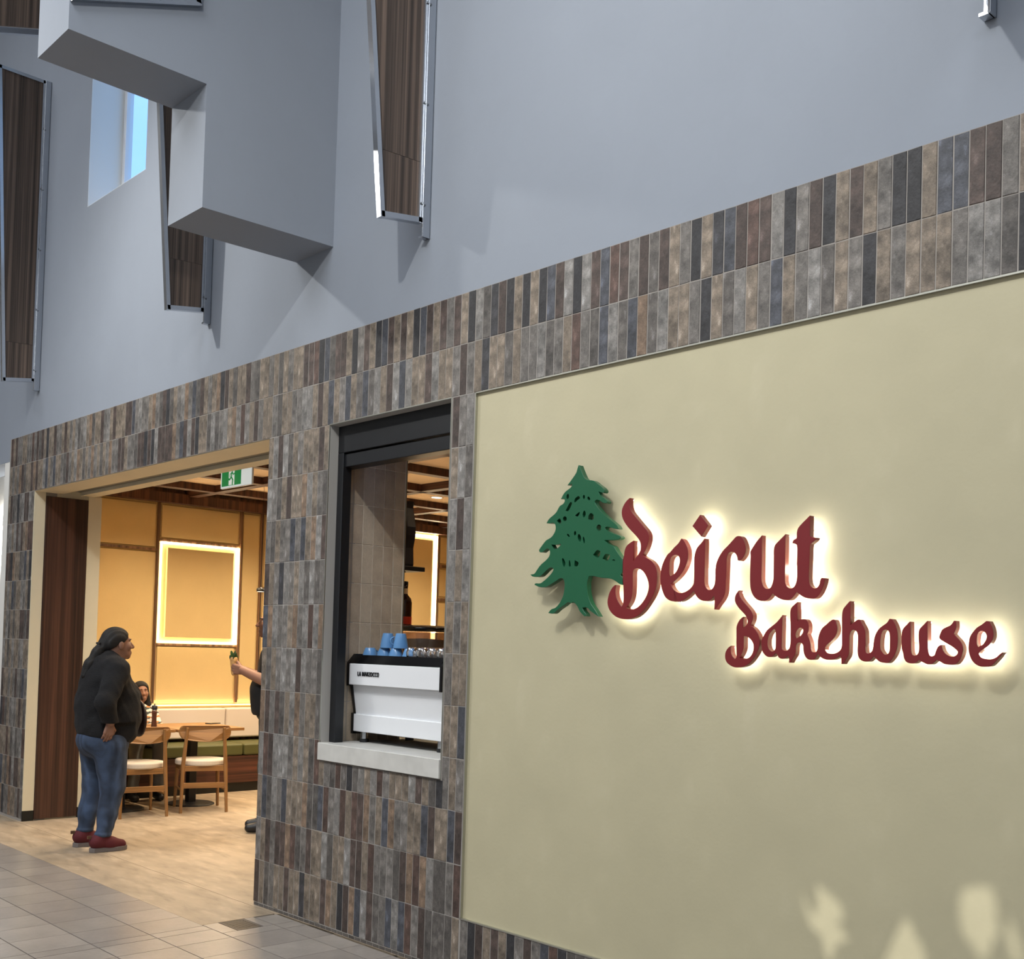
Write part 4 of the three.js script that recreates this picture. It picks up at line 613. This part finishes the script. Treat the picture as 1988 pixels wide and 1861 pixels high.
function fieldGeo(fn, mn, mx, cell) {
  const n = [0, 1, 2].map((i) => Math.ceil((mx[i] - mn[i]) / cell) + 1), [nx, ny, nz] = n, f = new Float32Array(nx * ny * nz), id = (i, j, k) => (k * ny + j) * nx + i;
  for (let k = 0; k < nz; k++) for (let j = 0; j < ny; j++) for (let i = 0; i < nx; i++) f[id(i, j, k)] = fn([mn[0] + i * cell, mn[1] + j * cell, mn[2] + k * cell]);
  const vert = new Int32Array(nx * ny * nz).fill(-1), P = [], I = [];
  for (let k = 0; k + 1 < nz; k++) for (let j = 0; j + 1 < ny; j++) for (let i = 0; i + 1 < nx; i++) {
    let c = 0, x = 0, y = 0, z = 0; const g = [];
    for (let q = 0; q < 8; q++) g.push(f[id(i + (q & 1), j + ((q >> 1) & 1), k + (q >> 2))]);
    const neg = g.filter((v) => v < 0).length; if (neg === 0 || neg === 8) continue;
    for (let a = 0; a < 8; a++) for (const bit of [1, 2, 4]) { if (a & bit) continue; const b = a | bit; if ((g[a] < 0) !== (g[b] < 0)) { const t = g[a] / (g[a] - g[b]); c++; x += (a & 1) + (bit === 1 ? t : 0); y += ((a >> 1) & 1) + (bit === 2 ? t : 0); z += (a >> 2) + (bit === 4 ? t : 0); } }
    vert[id(i, j, k)] = P.length / 3; P.push(mn[0] + (i + x / c) * cell, mn[1] + (j + y / c) * cell, mn[2] + (k + z / c) * cell);
  }
  const quad = (a, b, c, d, flip) => { if (a < 0 || b < 0 || c < 0 || d < 0) return; if (flip) I.push(a, c, b, a, d, c); else I.push(a, b, c, a, c, d); };
  for (let k = 1; k + 1 < nz; k++) for (let j = 1; j + 1 < ny; j++) for (let i = 1; i + 1 < nx; i++) {
    const s = f[id(i, j, k)] < 0;
    if (s !== (f[id(i + 1, j, k)] < 0)) quad(vert[id(i, j - 1, k - 1)], vert[id(i, j, k - 1)], vert[id(i, j, k)], vert[id(i, j - 1, k)], !s);
    if (s !== (f[id(i, j + 1, k)] < 0)) quad(vert[id(i - 1, j, k - 1)], vert[id(i - 1, j, k)], vert[id(i, j, k)], vert[id(i, j, k - 1)], !s);
    if (s !== (f[id(i, j, k + 1)] < 0)) quad(vert[id(i - 1, j - 1, k)], vert[id(i, j - 1, k)], vert[id(i, j, k)], vert[id(i - 1, j, k)], !s);
  }
  const g = new THREE.BufferGeometry(); g.setAttribute('position', new THREE.Float32BufferAttribute(P, 3)); g.setIndex(I);
  const N = new Float32Array(P.length), e = cell * 0.5;
  for (let q = 0; q < P.length; q += 3) { const p = [P[q], P[q + 1], P[q + 2]], d = [0, 1, 2].map((a) => { const u = p.slice(), w = p.slice(); u[a] += e; w[a] -= e; return fn(u) - fn(w); }), L = Math.hypot(...d) || 1; N[q] = d[0] / L; N[q + 1] = d[1] / L; N[q + 2] = d[2] / L; }
  g.setAttribute('normal', new THREE.BufferAttribute(N, 3));
  const U = new Float32Array(P.length / 3 * 2); for (let q = 0; q < P.length / 3; q++) { U[q * 2] = Math.atan2(P[q * 3], P[q * 3 + 2] + 0.3) * 0.5 + P[q * 3 + 2]; U[q * 2 + 1] = P[q * 3 + 1]; } g.setAttribute('uv', new THREE.BufferAttribute(U, 2));
  return g;
}
const wav = (p, s) => Math.sin(p[0] * 31 * s + p[1] * 17 * s + 1.3) * Math.sin(p[1] * 43 * s - p[2] * 19 * s) * 0.6 + Math.sin(p[2] * 37 * s + p[1] * 29 * s + p[0] * 11 * s) * 0.4;
function handBones(w, dir, side, palm, curl, len = 1, spread = 0.018) {   // wrist, direction of the fingers, direction across the palm to the thumb, palm normal
  const W = new THREE.Vector3(...w), D = new THREE.Vector3(...dir).normalize(), S = new THREE.Vector3(...side).normalize(), N = new THREE.Vector3(...palm).normalize(), at = (a, b, c) => W.clone().addScaledVector(D, a * len).addScaledVector(S, b * len).addScaledVector(N, c * len).toArray(), out = [];
  for (const [b, m] of [[-0.026, 0.068], [-0.009, 0.078], [0.009, 0.08], [0.026, 0.074]]) out.push([at(0, b * 0.5, 0), at(m, b, 0), 0.017 * len, 0.0135 * len]);
  [[-0.028, 0.068, 0.058], [-0.0095, 0.078, 0.07], [0.0095, 0.08, 0.076], [0.028, 0.074, 0.068]].forEach(([b, m, l]) => {
    const a1 = curl, a2 = curl * 2.1, p1 = at(m, b, 0), q = [m + Math.cos(a1) * l * 0.45, Math.sin(a1) * l * 0.45], r = [q[0] + Math.cos(a2) * l * 0.5, q[1] + Math.sin(a2) * l * 0.5];
    out.push([p1, at(q[0], b, q[1]), 0.0095 * len, 0.0088 * len], [at(q[0], b, q[1]), at(r[0], b, r[1]), 0.0088 * len, 0.0075 * len]);
  });
  out.push([at(0.018, 0.02, 0.004), at(0.048, 0.048, 0.014), 0.013 * len, 0.0105 * len], [at(0.048, 0.048, 0.014), at(0.078, 0.05, 0.028), 0.0105 * len, 0.0085 * len]);
  return out;
}
function headBones(o, s = 1) {                                            // o: middle of the head, face looks along +z
  const q = (x, y, z) => [o[0] + x * s, o[1] + y * s, o[2] + z * s], e = (x, y, z, a, b, c) => [q(x, y, z), [a * s, b * s, c * s]];
  return [e(0, 0.03, -0.015, 0.077, 0.09, 0.095), e(0, -0.025, 0.03, 0.064, 0.085, 0.07), e(0, -0.075, 0.045, 0.052, 0.04, 0.056), e(0, -0.096, 0.082, 0.022, 0.019, 0.018), [q(0, 0.014, 0.096), q(0, -0.022, 0.121), 0.008 * s, 0.0125 * s], e(0, -0.026, 0.103, 0.019, 0.009, 0.011), e(0, -0.06, 0.096, 0.024, 0.008, 0.011), e(0, -0.073, 0.095, 0.02, 0.007, 0.010), e(0, 0.034, 0.08, 0.046, 0.011, 0.014), e(0.04, -0.02, 0.065, 0.026, 0.028, 0.026), e(-0.04, -0.02, 0.065, 0.026, 0.028, 0.026)];
}
function earBones(o, s = 1) { return [-1, 1].map((k) => [[o[0] + k * 0.078 * s, o[1] - 0.012 * s, o[2] - 0.005 * s], [0.010 * s, 0.032 * s, 0.02 * s]]); }
const skinA = std('#84604f', 0.6), skinB = std('#8c6450', 0.6), hairM = std('#0c0a0a', 0.72, { bumpMap: rep(clothBump, 6, 0.6), bumpScale: 0.002 });
const fleece = phys('#0c0c10', 0.95, { sheen: 0.08, sheenRoughness: 0.7, sheenColor: new THREE.Color('#666a78'), bumpMap: rep(fineBump, 5, 5), bumpScale: 0.004 });
const denim = std('#566d92', 0.85, { map: rep(denimTex, 3, 3), bumpMap: rep(clothBump, 6, 6), bumpScale: 0.0008 });
function eyes(parent, o, s, z = 0.078) { for (const k of [-1, 1]) { const e = mesh('eye', new THREE.SphereGeometry(0.010 * s, 14, 10).translate(o[0] + k * 0.031 * s, o[1] + 0.008 * s, o[2] + z * s), std('#b5a89c', 0.35), parent); mesh('iris', new THREE.SphereGeometry(0.0055 * s, 10, 8).translate(o[0] + k * 0.031 * s, o[1] + 0.008 * s, o[2] + (z + 0.0062) * s), std('#1c120c', 0.25), e); mesh('eyebrow', rod([o[0] + k * 0.014 * s, o[1] + 0.036 * s, o[2] + 0.098 * s], [o[0] + k * 0.05 * s, o[1] + 0.034 * s, o[2] + 0.078 * s], 0.004 * s, 0.003 * s, 6), hairM, parent); } }

{ // the woman waiting at the entrance, facing into the cafe
  const g = group('person', [-8.27, 0, -0.02], Math.PI); tag(g, 'person in black fleece, blue jeans and dark red shoes standing at the entrance', 'person');
  const HO = [0, 1.53, 0.085];
  const armR = [[V(-0.20, 1.33, 0.01), V(-0.285, 1.10, -0.115), 0.088, 0.072], [V(-0.285, 1.10, -0.115), V(-0.245, 0.955, -0.055), 0.072, 0.056]], armL = [[V(0.19, 1.33, 0.01), V(0.24, 1.10, 0.0), 0.085, 0.07], [V(0.24, 1.10, 0.0), V(0.235, 0.955, 0.08), 0.07, 0.056]];
  const handR = handBones([-0.244, 0.945, -0.055], [0.1, -1, -0.12], [0.0, -0.1, 1], [1, 0.1, 0], 0.35), handL = handBones([0.235, 0.945, 0.085], [-0.1, -1, 0.25], [0, 0.2, 1], [-1, 0, 0], 0.5);
  const legs = [[V(-0.10, 0.78, 0.0), V(-0.122, 0.48, 0.03), 0.09, 0.062], [V(-0.122, 0.48, 0.03), V(-0.14, 0.07, -0.045), 0.062, 0.036], [V(0.10, 0.78, -0.01), V(0.12, 0.48, 0.005), 0.09, 0.062], [V(0.12, 0.48, 0.005), V(0.14, 0.07, -0.055), 0.062, 0.036]];
  const core = [[V(0, 1.22, 0.02), V(0.18, 0.18, 0.13)], [V(0, 1.0, 0.05), V(0.2, 0.2, 0.18)], [V(0, 0.84, 0.0), V(0.17, 0.10, 0.14)], [V(-0.16, 1.35, 0), V(0.16, 1.35, 0), 0.06, 0.06], [V(0, 1.33, -0.005), V(0, 1.46, 0.055), 0.068, 0.058]];
  const bodyF = (p) => { let d = many(p, 0.05, core); d = smin(d, many(p, 0.03, legs), 0.04); for (const [a, b, r0, r1] of [...armR, ...armL]) d = smin(d, capsule(p, a, b, r0 * 0.7, r1 * 0.6), 0.03); return d; };
  const headF = (p) => { let d = many(p, 0.014, headBones(HO)); d = smin(d, many(p, 0.006, earBones(HO)), 0.008); d = smin(d, capsule(p, [0, 1.34, 0.0], [0, 1.47, 0.055], 0.07, 0.06), 0.03); return smin(d, ell(p, [0, 1.425, 0.095], [0.045, 0.026, 0.045]), 0.025); };
  mesh('body', [fieldGeo(bodyF, [-0.42, 0.0, -0.32], [0.42, 1.50, 0.36], 0.014), fieldGeo(headF, [-0.11, 1.34, -0.08], [0.11, 1.68, 0.24], 0.0035), fieldGeo((p) => many(p, 0.006, handR), [-0.31, 0.74, -0.14], [-0.17, 0.98, 0.06], 0.004), fieldGeo((p) => many(p, 0.006, handL), [0.14, 0.74, 0.0], [0.3, 0.98, 0.24], 0.004)].map((q) => q.toNonIndexed()), skinA, g);
  eyes(g, HO, 1);
  const torso = [[V(0, 1.24, 0.015), V(0.215, 0.17, 0.165)], [V(0, 1.13, 0.085), V(0.205, 0.13, 0.172)], [V(0, 0.99, 0.055), V(0.235, 0.2, 0.218)], [V(0, 0.86, 0.03), V(0.238, 0.13, 0.20)], [V(0, 1.27, -0.06), V(0.18, 0.13, 0.105)], [V(0.0, 1.08, -0.095), V(0.17, 0.17, 0.115)], [V(0, 0.93, -0.06), V(0.2, 0.11, 0.125)], [V(-0.16, 1.355, 0.0), V(0.16, 1.355, 0.0), 0.083, 0.083], [V(0, 1.37, -0.01), V(0, 1.405, 0.02), 0.10, 0.085]];
  const topF = (p) => { let d = many(p, 0.06, torso); d = smin(d, many(p, 0.03, armR), 0.035); d = smin(d, many(p, 0.03, armL), 0.035); d += 0.0045 * wav(p, 1) + 0.002 * wav([p[1], p[2], p[0]], 2.3); d = smax(d, (0.812 - 0.2 * p[2]) - p[1], 0.012); const side = Math.abs(p[0]); if (side > 0.17) d = smax(d, (0.948 - p[1]) * (side > 0.2 ? 1 : 0) - (side > 0.2 ? 0 : 1), 0.008); return d; };
  mesh('fleece_top', fieldGeo(topF, [-0.42, 0.72, -0.32], [0.42, 1.52, 0.36], 0.0105), fleece, g);
  const jeansF = (p) => { let d = many(p, 0.05, [[V(0, 0.83, 0.01), V(0.205, 0.13, 0.185)], [V(0, 0.79, -0.07), V(0.175, 0.11, 0.105)]]); d = smin(d, many(p, 0.03, [[V(-0.108, 0.76, 0.01), V(-0.122, 0.48, 0.035), 0.13, 0.09], [V(-0.122, 0.48, 0.035), V(-0.138, 0.27, -0.005), 0.09, 0.068], [V(-0.138, 0.27, -0.005), V(-0.142, 0.13, -0.03), 0.068, 0.058]]), 0.03); d = smin(d, many(p, 0.03, [[V(0.108, 0.76, 0.0), V(0.12, 0.48, 0.005), 0.13, 0.09], [V(0.12, 0.48, 0.005), V(0.132, 0.27, -0.035), 0.09, 0.068], [V(0.132, 0.27, -0.035), V(0.142, 0.13, -0.05), 0.068, 0.058]]), 0.03); for (const [x, z] of [[-0.142, -0.032], [0.142, -0.052]]) { const rr0 = Math.hypot(p[0] - x, p[2] - z); d = smin(d, Math.hypot(rr0 - 0.05, p[1] - 0.125) - 0.013, 0.01); } d += 0.0035 * wav(p, 0.9) + 0.003 * Math.sin(p[1] * 60 + p[2] * 25) * Math.max(0, 1 - Math.abs(p[1] - 0.2) / 0.14); return smax(d, 0.108 - p[1], 0.006); };
  mesh('jeans', fieldGeo(jeansF, [-0.32, 0.08, -0.26], [0.32, 1.0, 0.26], 0.0105), denim, g);
  const hairF = (p) => { let d = ell(p, [0, 1.562, 0.066], [0.084, 0.095, 0.108]); d = smin(d, ell(p, [0, 1.525, 0.012], [0.072, 0.06, 0.052]), 0.03); d = smax(d, (p[2] - (0.108 + 0.5 * (p[1] - 1.51))) * 0.88, 0.012); d = smax(d, 0.03 - Math.hypot((p[1] - 1.505), (p[2] - 0.085)), 0.01); d = smax(d, 1.475 - p[1] + Math.max(0, p[2]) * 0.6, 0.02); d = smin(d, many(p, 0.03, [[V(0, 1.525, -0.03), V(-0.005, 1.46, -0.07), 0.032, 0.036], [V(-0.005, 1.46, -0.07), V(-0.012, 1.37, -0.125), 0.036, 0.038], [V(-0.012, 1.37, -0.125), V(-0.012, 1.29, -0.165), 0.038, 0.024]]), 0.03); return d + 0.0016 * Math.sin(p[0] * 260 + p[1] * 40); };
  mesh('hair', fieldGeo(hairF, [-0.11, 1.20, -0.25], [0.11, 1.68, 0.2], 0.005), hairM, g); mesh('hair_clip', rod([-0.03, 1.526, -0.062], [0.03, 1.53, -0.062], 0.009, 0.009, 8), M.black, g);
  const shoeM = std('#52111b', 0.8, { bumpMap: rep(clothBump, 8, 8), bumpScale: 0.001 }), soleM = std('#6a6361', 0.7);
  for (const [x, z0] of [[-0.142, 0], [0.14, -0.008]]) {
    const s = mesh('shoe', fieldGeo((p) => { let d = many(p, 0.03, [[V(x, 0.07, z0 - 0.085), V(x, 0.055, z0 + 0.02), 0.046, 0.048], [V(x, 0.055, z0 + 0.02), V(x - 0.004, 0.042, z0 + 0.105), 0.048, 0.036], [V(x, 0.08, z0 - 0.075), V(x, 0.125, z0 - 0.04), 0.046, 0.05]]); d = smax(d, 0.028 - p[1], 0.004); return smax(d, p[1] - (0.128 - 0.25 * Math.max(0, p[2] - z0 - 0.0)), 0.01); }, [x - 0.08, 0.01, z0 - 0.16], [x + 0.08, 0.16, z0 + 0.17], 0.005), shoeM, g);
    const sh = new THREE.Shape(); sh.moveTo(-0.034, -0.11); sh.quadraticCurveTo(0, -0.155, 0.034, -0.11); sh.quadraticCurveTo(0.036, -0.02, 0.046, 0.05); sh.quadraticCurveTo(0.045, 0.13, 0, 0.148); sh.quadraticCurveTo(-0.045, 0.13, -0.046, 0.05); sh.quadraticCurveTo(-0.036, -0.02, -0.034, -0.11);
    mesh('sole', new THREE.ExtrudeGeometry(sh, { depth: 0.026, bevelEnabled: true, bevelSize: 0.003, bevelThickness: 0.003, bevelSegments: 2, curveSegments: 8 }).rotateX(Math.PI / 2).scale(1, 1, 1).translate(x, 0.029, z0 + 0.004), soleM, s);
    mesh('heel_tab', bx(x - 0.008, x + 0.008, 0.10, 0.122, z0 - 0.15, z0 - 0.122), std('#5a3f2c', 0.7), s);
  }
  const b = group('shoulder_bag', [-8.27, 0, -0.02], Math.PI); tag(b, 'dark brown shoulder bag hanging in front of the person in black fleece', 'bag');
  mesh('pouch', fieldGeo((p) => smax(ell(p, [0.10, 0.95, 0.315], [0.14, 0.15, 0.035]), 0.81 - p[1], 0.03), [-0.1, 0.76, 0.22], [0.3, 1.18, 0.38], 0.008), std('#2b1a16', 0.5), b);
  mesh('strap', new THREE.TubeGeometry(new THREE.CatmullRomCurve3([[0.02, 1.10, 0.31], [0.03, 1.2, 0.265], [0.08, 1.34, 0.13], [0.13, 1.435, 0.01], [0.15, 1.40, -0.085], [0.19, 1.30, -0.10]].map((p) => new THREE.Vector3(...p))), 60, 0.009, 8), std('#2b1a16', 0.5), b);
}
{ // the man half hidden by the pier, holding a wrap in both hands
  const g = group('person', [-8.288, 0, -1.471], -0.527); tag(g, 'person in a black shirt half hidden behind the tiled pier, holding food', 'person');
  const HO = [0, 1.735, 0.02], s = 1.05;
  const arms = []; for (const k of [-1, 1]) arms.push([V(k * 0.215, 1.49, 0), V(k * 0.26, 1.24, 0.03), 0.056, 0.052], [V(k * 0.26, 1.24, 0.03), V(k * 0.07, 1.335, 0.25), 0.052, 0.036]);
  const legs = []; for (const k of [-1, 1]) legs.push([V(k * 0.09, 0.95, 0), V(k * 0.10, 0.52, 0.02), 0.09, 0.06], [V(k * 0.10, 0.52, 0.02), V(k * 0.11, 0.08, -0.03), 0.06, 0.04]);
  const core = [[V(0, 1.38, 0), V(0.17, 0.19, 0.10)], [V(0, 1.15, 0.03), V(0.16, 0.18, 0.12)], [V(0, 0.98, 0), V(0.15, 0.1, 0.11)], [V(-0.18, 1.51, -0.01), V(0.18, 1.51, -0.01), 0.05, 0.05], [V(0, 1.5, 0), V(0, 1.66, 0.02), 0.058, 0.055]];
  const hands = [-1, 1].map((k) => handBones([k * 0.07, 1.335, 0.247], [-k * 0.55, 0.12, 0.85], [0, 1, 0.1], [-k * 0.85, 0, -0.5], 0.75, 1.2));
  mesh('body', [fieldGeo((p) => smin(smin(many(p, 0.05, core), many(p, 0.03, legs), 0.04), many(p, 0.02, arms), 0.03), [-0.36, 0.02, -0.2], [0.36, 1.68, 0.36], 0.013), fieldGeo((p) => smin(smin(many(p, 0.014, headBones(HO, s)), many(p, 0.006, earBones(HO, s)), 0.008), capsule(p, [0, 1.52, 0.0], [0, 1.68, 0.02], 0.06, 0.056), 0.03), [-0.12, 1.54, -0.08], [0.12, 1.9, 0.24], 0.004), ...hands.map((hb, i) => fieldGeo((p) => many(p, 0.006, hb), i ? [-0.02, 1.26, 0.22] : [-0.14, 1.26, 0.22], i ? [0.14, 1.46, 0.46] : [0.02, 1.46, 0.46], 0.004))].map((q) => q.toNonIndexed()), skinB, g);
  eyes(g, HO, s);
  const shirtF = (p) => { let d = many(p, 0.06, [[V(0, 1.38, 0), V(0.19, 0.2, 0.125)], [V(0, 1.15, 0.035), V(0.19, 0.2, 0.155)], [V(0, 1.0, 0.02), V(0.185, 0.12, 0.14)], [V(-0.19, 1.505, -0.01), V(0.19, 1.505, -0.01), 0.072, 0.072], [V(-0.21, 1.49, 0), V(-0.245, 1.33, 0.02), 0.075, 0.07], [V(0.21, 1.49, 0), V(0.245, 1.33, 0.02), 0.075, 0.07]]); d += 0.004 * wav(p, 1); d = smax(d, 0.965 - p[1], 0.008); return Math.abs(p[0]) > 0.2 ? smax(d, 1.30 - p[1], 0.008) : d; };
  mesh('shirt', fieldGeo(shirtF, [-0.36, 0.9, -0.22], [0.36, 1.64, 0.26], 0.011), std('#0d0d10', 0.9), g);
  mesh('trousers', fieldGeo((p) => { let d = many(p, 0.03, [[V(0, 0.98, 0), V(0.165, 0.09, 0.13)]]); for (const k of [-1, 1]) d = smin(d, many(p, 0.03, [[V(k * 0.092, 0.92, 0), V(k * 0.10, 0.52, 0.02), 0.105, 0.078], [V(k * 0.10, 0.52, 0.02), V(k * 0.11, 0.09, -0.03), 0.078, 0.062]]), 0.02); return smax(d + 0.003 * wav(p, 1), 0.085 - p[1], 0.006); }, [-0.24, 0.05, -0.2], [0.24, 1.1, 0.2], 0.0115), std('#3d4038', 0.9), g);
  mesh('hair', fieldGeo((p) => smax(smax(ell(p, [0, 1.775, 0.003], [0.087, 0.092, 0.108]), (p[2] - (0.083 + 0.6 * (p[1] - 1.80))) * 0.85, 0.012), 1.70 - p[1] + Math.max(0, p[2]) * 0.8, 0.02), [-0.11, 1.64, -0.08], [0.11, 1.9, 0.2], 0.006), hairM, g);
  for (const x of [-0.11, 0.11]) mesh('shoe', fieldGeo((p) => { let d = many(p, 0.03, [[V(x, 0.055, -0.075), V(x, 0.05, 0.05), 0.046, 0.048], [V(x, 0.05, 0.05), V(x, 0.04, 0.155), 0.048, 0.036], [V(x, 0.08, -0.06), V(x, 0.11, -0.03), 0.05, 0.05]]); return smax(d, 0.002 - p[1], 0.004); }, [x - 0.08, -0.02, -0.16], [x + 0.08, 0.19, 0.22], 0.007), M.black, g);
  const w = group('sandwich_wrap', [-8.288, 0, -1.471], -0.527); tag(w, 'rolled flatbread with green leaves held in both hands', 'food');
  mesh('flatbread', fieldGeo((p) => capsule(p, [0.0, 1.31, 0.32], [0.005, 1.42, 0.325], 0.024, 0.032) + 0.002 * wav(p, 4), [-0.06, 1.25, 0.25], [0.08, 1.5, 0.4], 0.005), std('#c49a63', 0.8), w);
  for (let i = 0; i < 7; i++) { const a = i * 0.9, m = mesh('leaf', new THREE.SphereGeometry(0.02, 10, 8).scale(0.8, 1.5, 0.25).rotateY(a).rotateX(0.3 * Math.sin(a)).translate(0.01 + 0.018 * Math.cos(a), 1.45 + 0.02 * Math.sin(i * 2.1), 0.328 + 0.018 * Math.sin(a)), std(i % 2 ? '#3f5d22' : '#27401a', 0.6), w); }
}
{ // small person sitting on the bench
  const g = group('person', [-10.80, 0, -1.47], Math.PI / 2 - 0.15); tag(g, 'small person with long dark hair and patterned white top sitting on the bench', 'person');
  const HO = [0, 1.045, 0.05], s = 0.86, K = (x, y, z) => V(x, y, z);
  const limbs = [K(0, 0, 0)].slice(1);
  const legs = []; for (const k of [-1, 1]) legs.push([K(k * 0.075, 0.585, 0.02), K(k * 0.11, 0.575, 0.36), 0.068, 0.055], [K(k * 0.11, 0.575, 0.36), K(k * 0.12, 0.12, 0.32), 0.055, 0.036]);
  const arms = []; for (const k of [-1, 1]) arms.push([K(k * 0.135, 0.85, 0), K(k * 0.18, 0.68, 0.06), 0.04, 0.034], [K(k * 0.18, 0.68, 0.06), K(k * 0.10, 0.66, 0.24), 0.034, 0.024]);
  const hands = [-1, 1].map((k) => handBones([k * 0.10, 0.66, 0.24], [-k * 0.3, -0.1, 1], [-k, 0.2, 0], [0, -1, 0], 0.3, 0.85));
  mesh('body', [fieldGeo((p) => smin(smin(many(p, 0.04, [[K(0, 0.78, 0), K(0.12, 0.13, 0.085)], [K(0, 0.62, 0), K(0.125, 0.10, 0.10)], [K(0, 0.85, 0), K(0, 0.97, 0.03), 0.045, 0.042]]), many(p, 0.03, legs), 0.03), many(p, 0.02, arms), 0.02), [-0.26, 0.05, -0.14], [0.26, 1.0, 0.46], 0.012), fieldGeo((p) => smin(smin(many(p, 0.018, headBones(HO, s)), many(p, 0.006, earBones(HO, s)), 0.008), capsule(p, [0, 0.88, 0.0], [0, 0.99, 0.03], 0.045, 0.043), 0.025), [-0.1, 0.88, -0.08], [0.1, 1.19, 0.2], 0.004), ...hands.map((hb, i) => fieldGeo((p) => many(p, 0.005, hb), i ? [0.0, 0.57, 0.2] : [-0.17, 0.57, 0.2], i ? [0.17, 0.74, 0.42] : [0.0, 0.74, 0.42], 0.004))].map((q) => q.toNonIndexed()), skinB, g);
  eyes(g, HO, s);
  const shirtTex = tex(128, 128, (u, v) => { const a = fbm(u, v, 6, 10, 3, 201), st = Math.sin(v * 2 * Math.PI * 5 + a * 5) > 0.35 ? 1 : 0, c = st ? (a > 0.5 ? [0.25, 0.3, 0.3] : [0.75, 0.5, 0.3]) : [0.86, 0.85, 0.82]; return c; });
  mesh('shirt', fieldGeo((p) => { let d = many(p, 0.05, [[K(0, 0.79, 0), K(0.14, 0.14, 0.105)], [K(0, 0.65, 0.005), K(0.15, 0.12, 0.12)], [K(-0.12, 0.86, 0), K(0.12, 0.86, 0), 0.05, 0.05], ...arms.map(([a, b, r, q]) => [a, b, r + 0.014, q + 0.014])]); d += 0.003 * wav(p, 1.4); return smax(d, p[2] - 0.225, 0.006); }, [-0.27, 0.5, -0.16], [0.27, 0.95, 0.27], 0.009), std('#ffffff', 0.9, { map: rep(shirtTex, 4, 4) }), g);
  mesh('trousers', fieldGeo((p) => { let d = many(p, 0.04, [[K(0, 0.6, 0.01), K(0.15, 0.085, 0.13)], ...legs.map(([a, b, r, q]) => [a, b, r + 0.014, q + 0.016])]); return smax(d + 0.003 * wav(p, 1.2), 0.13 - p[1], 0.006); }, [-0.24, 0.1, -0.16], [0.24, 0.72, 0.46], 0.01), std('#6f706e', 0.9), g);
  mesh('hair', fieldGeo((p) => { let d = smax(ell(p, [0, 1.075, 0.035], [0.078, 0.08, 0.092]), (p[2] - (0.105 + 0.6 * (p[1] - 1.1))) * 0.85, 0.012); for (const k of [-1, 1]) d = smin(d, many(p, 0.02, [[K(k * 0.06, 1.05, 0.02), K(k * 0.085, 0.92, 0.01), 0.03, 0.032], [K(k * 0.085, 0.92, 0.01), K(k * 0.1, 0.78, 0.035), 0.032, 0.022]]), 0.02); return smin(d, capsule(p, [0, 1.04, -0.04], [0, 0.86, -0.08], 0.05, 0.045), 0.03); }, [-0.16, 0.72, -0.16], [0.16, 1.2, 0.16], 0.006), hairM, g);
  for (const k of [-1, 1]) mesh('shoe', fieldGeo((p) => smax(many(p, 0.02, [[K(k * 0.12, 0.045, 0.28), K(k * 0.12, 0.035, 0.42), 0.04, 0.034], [K(k * 0.12, 0.06, 0.3), K(k * 0.12, 0.12, 0.31), 0.04, 0.042]]), 0.002 - p[1], 0.004), [k * 0.12 - 0.07, -0.02, 0.2], [k * 0.12 + 0.07, 0.18, 0.48], 0.007), M.black, g);
}
renderer.render(scene, camera);
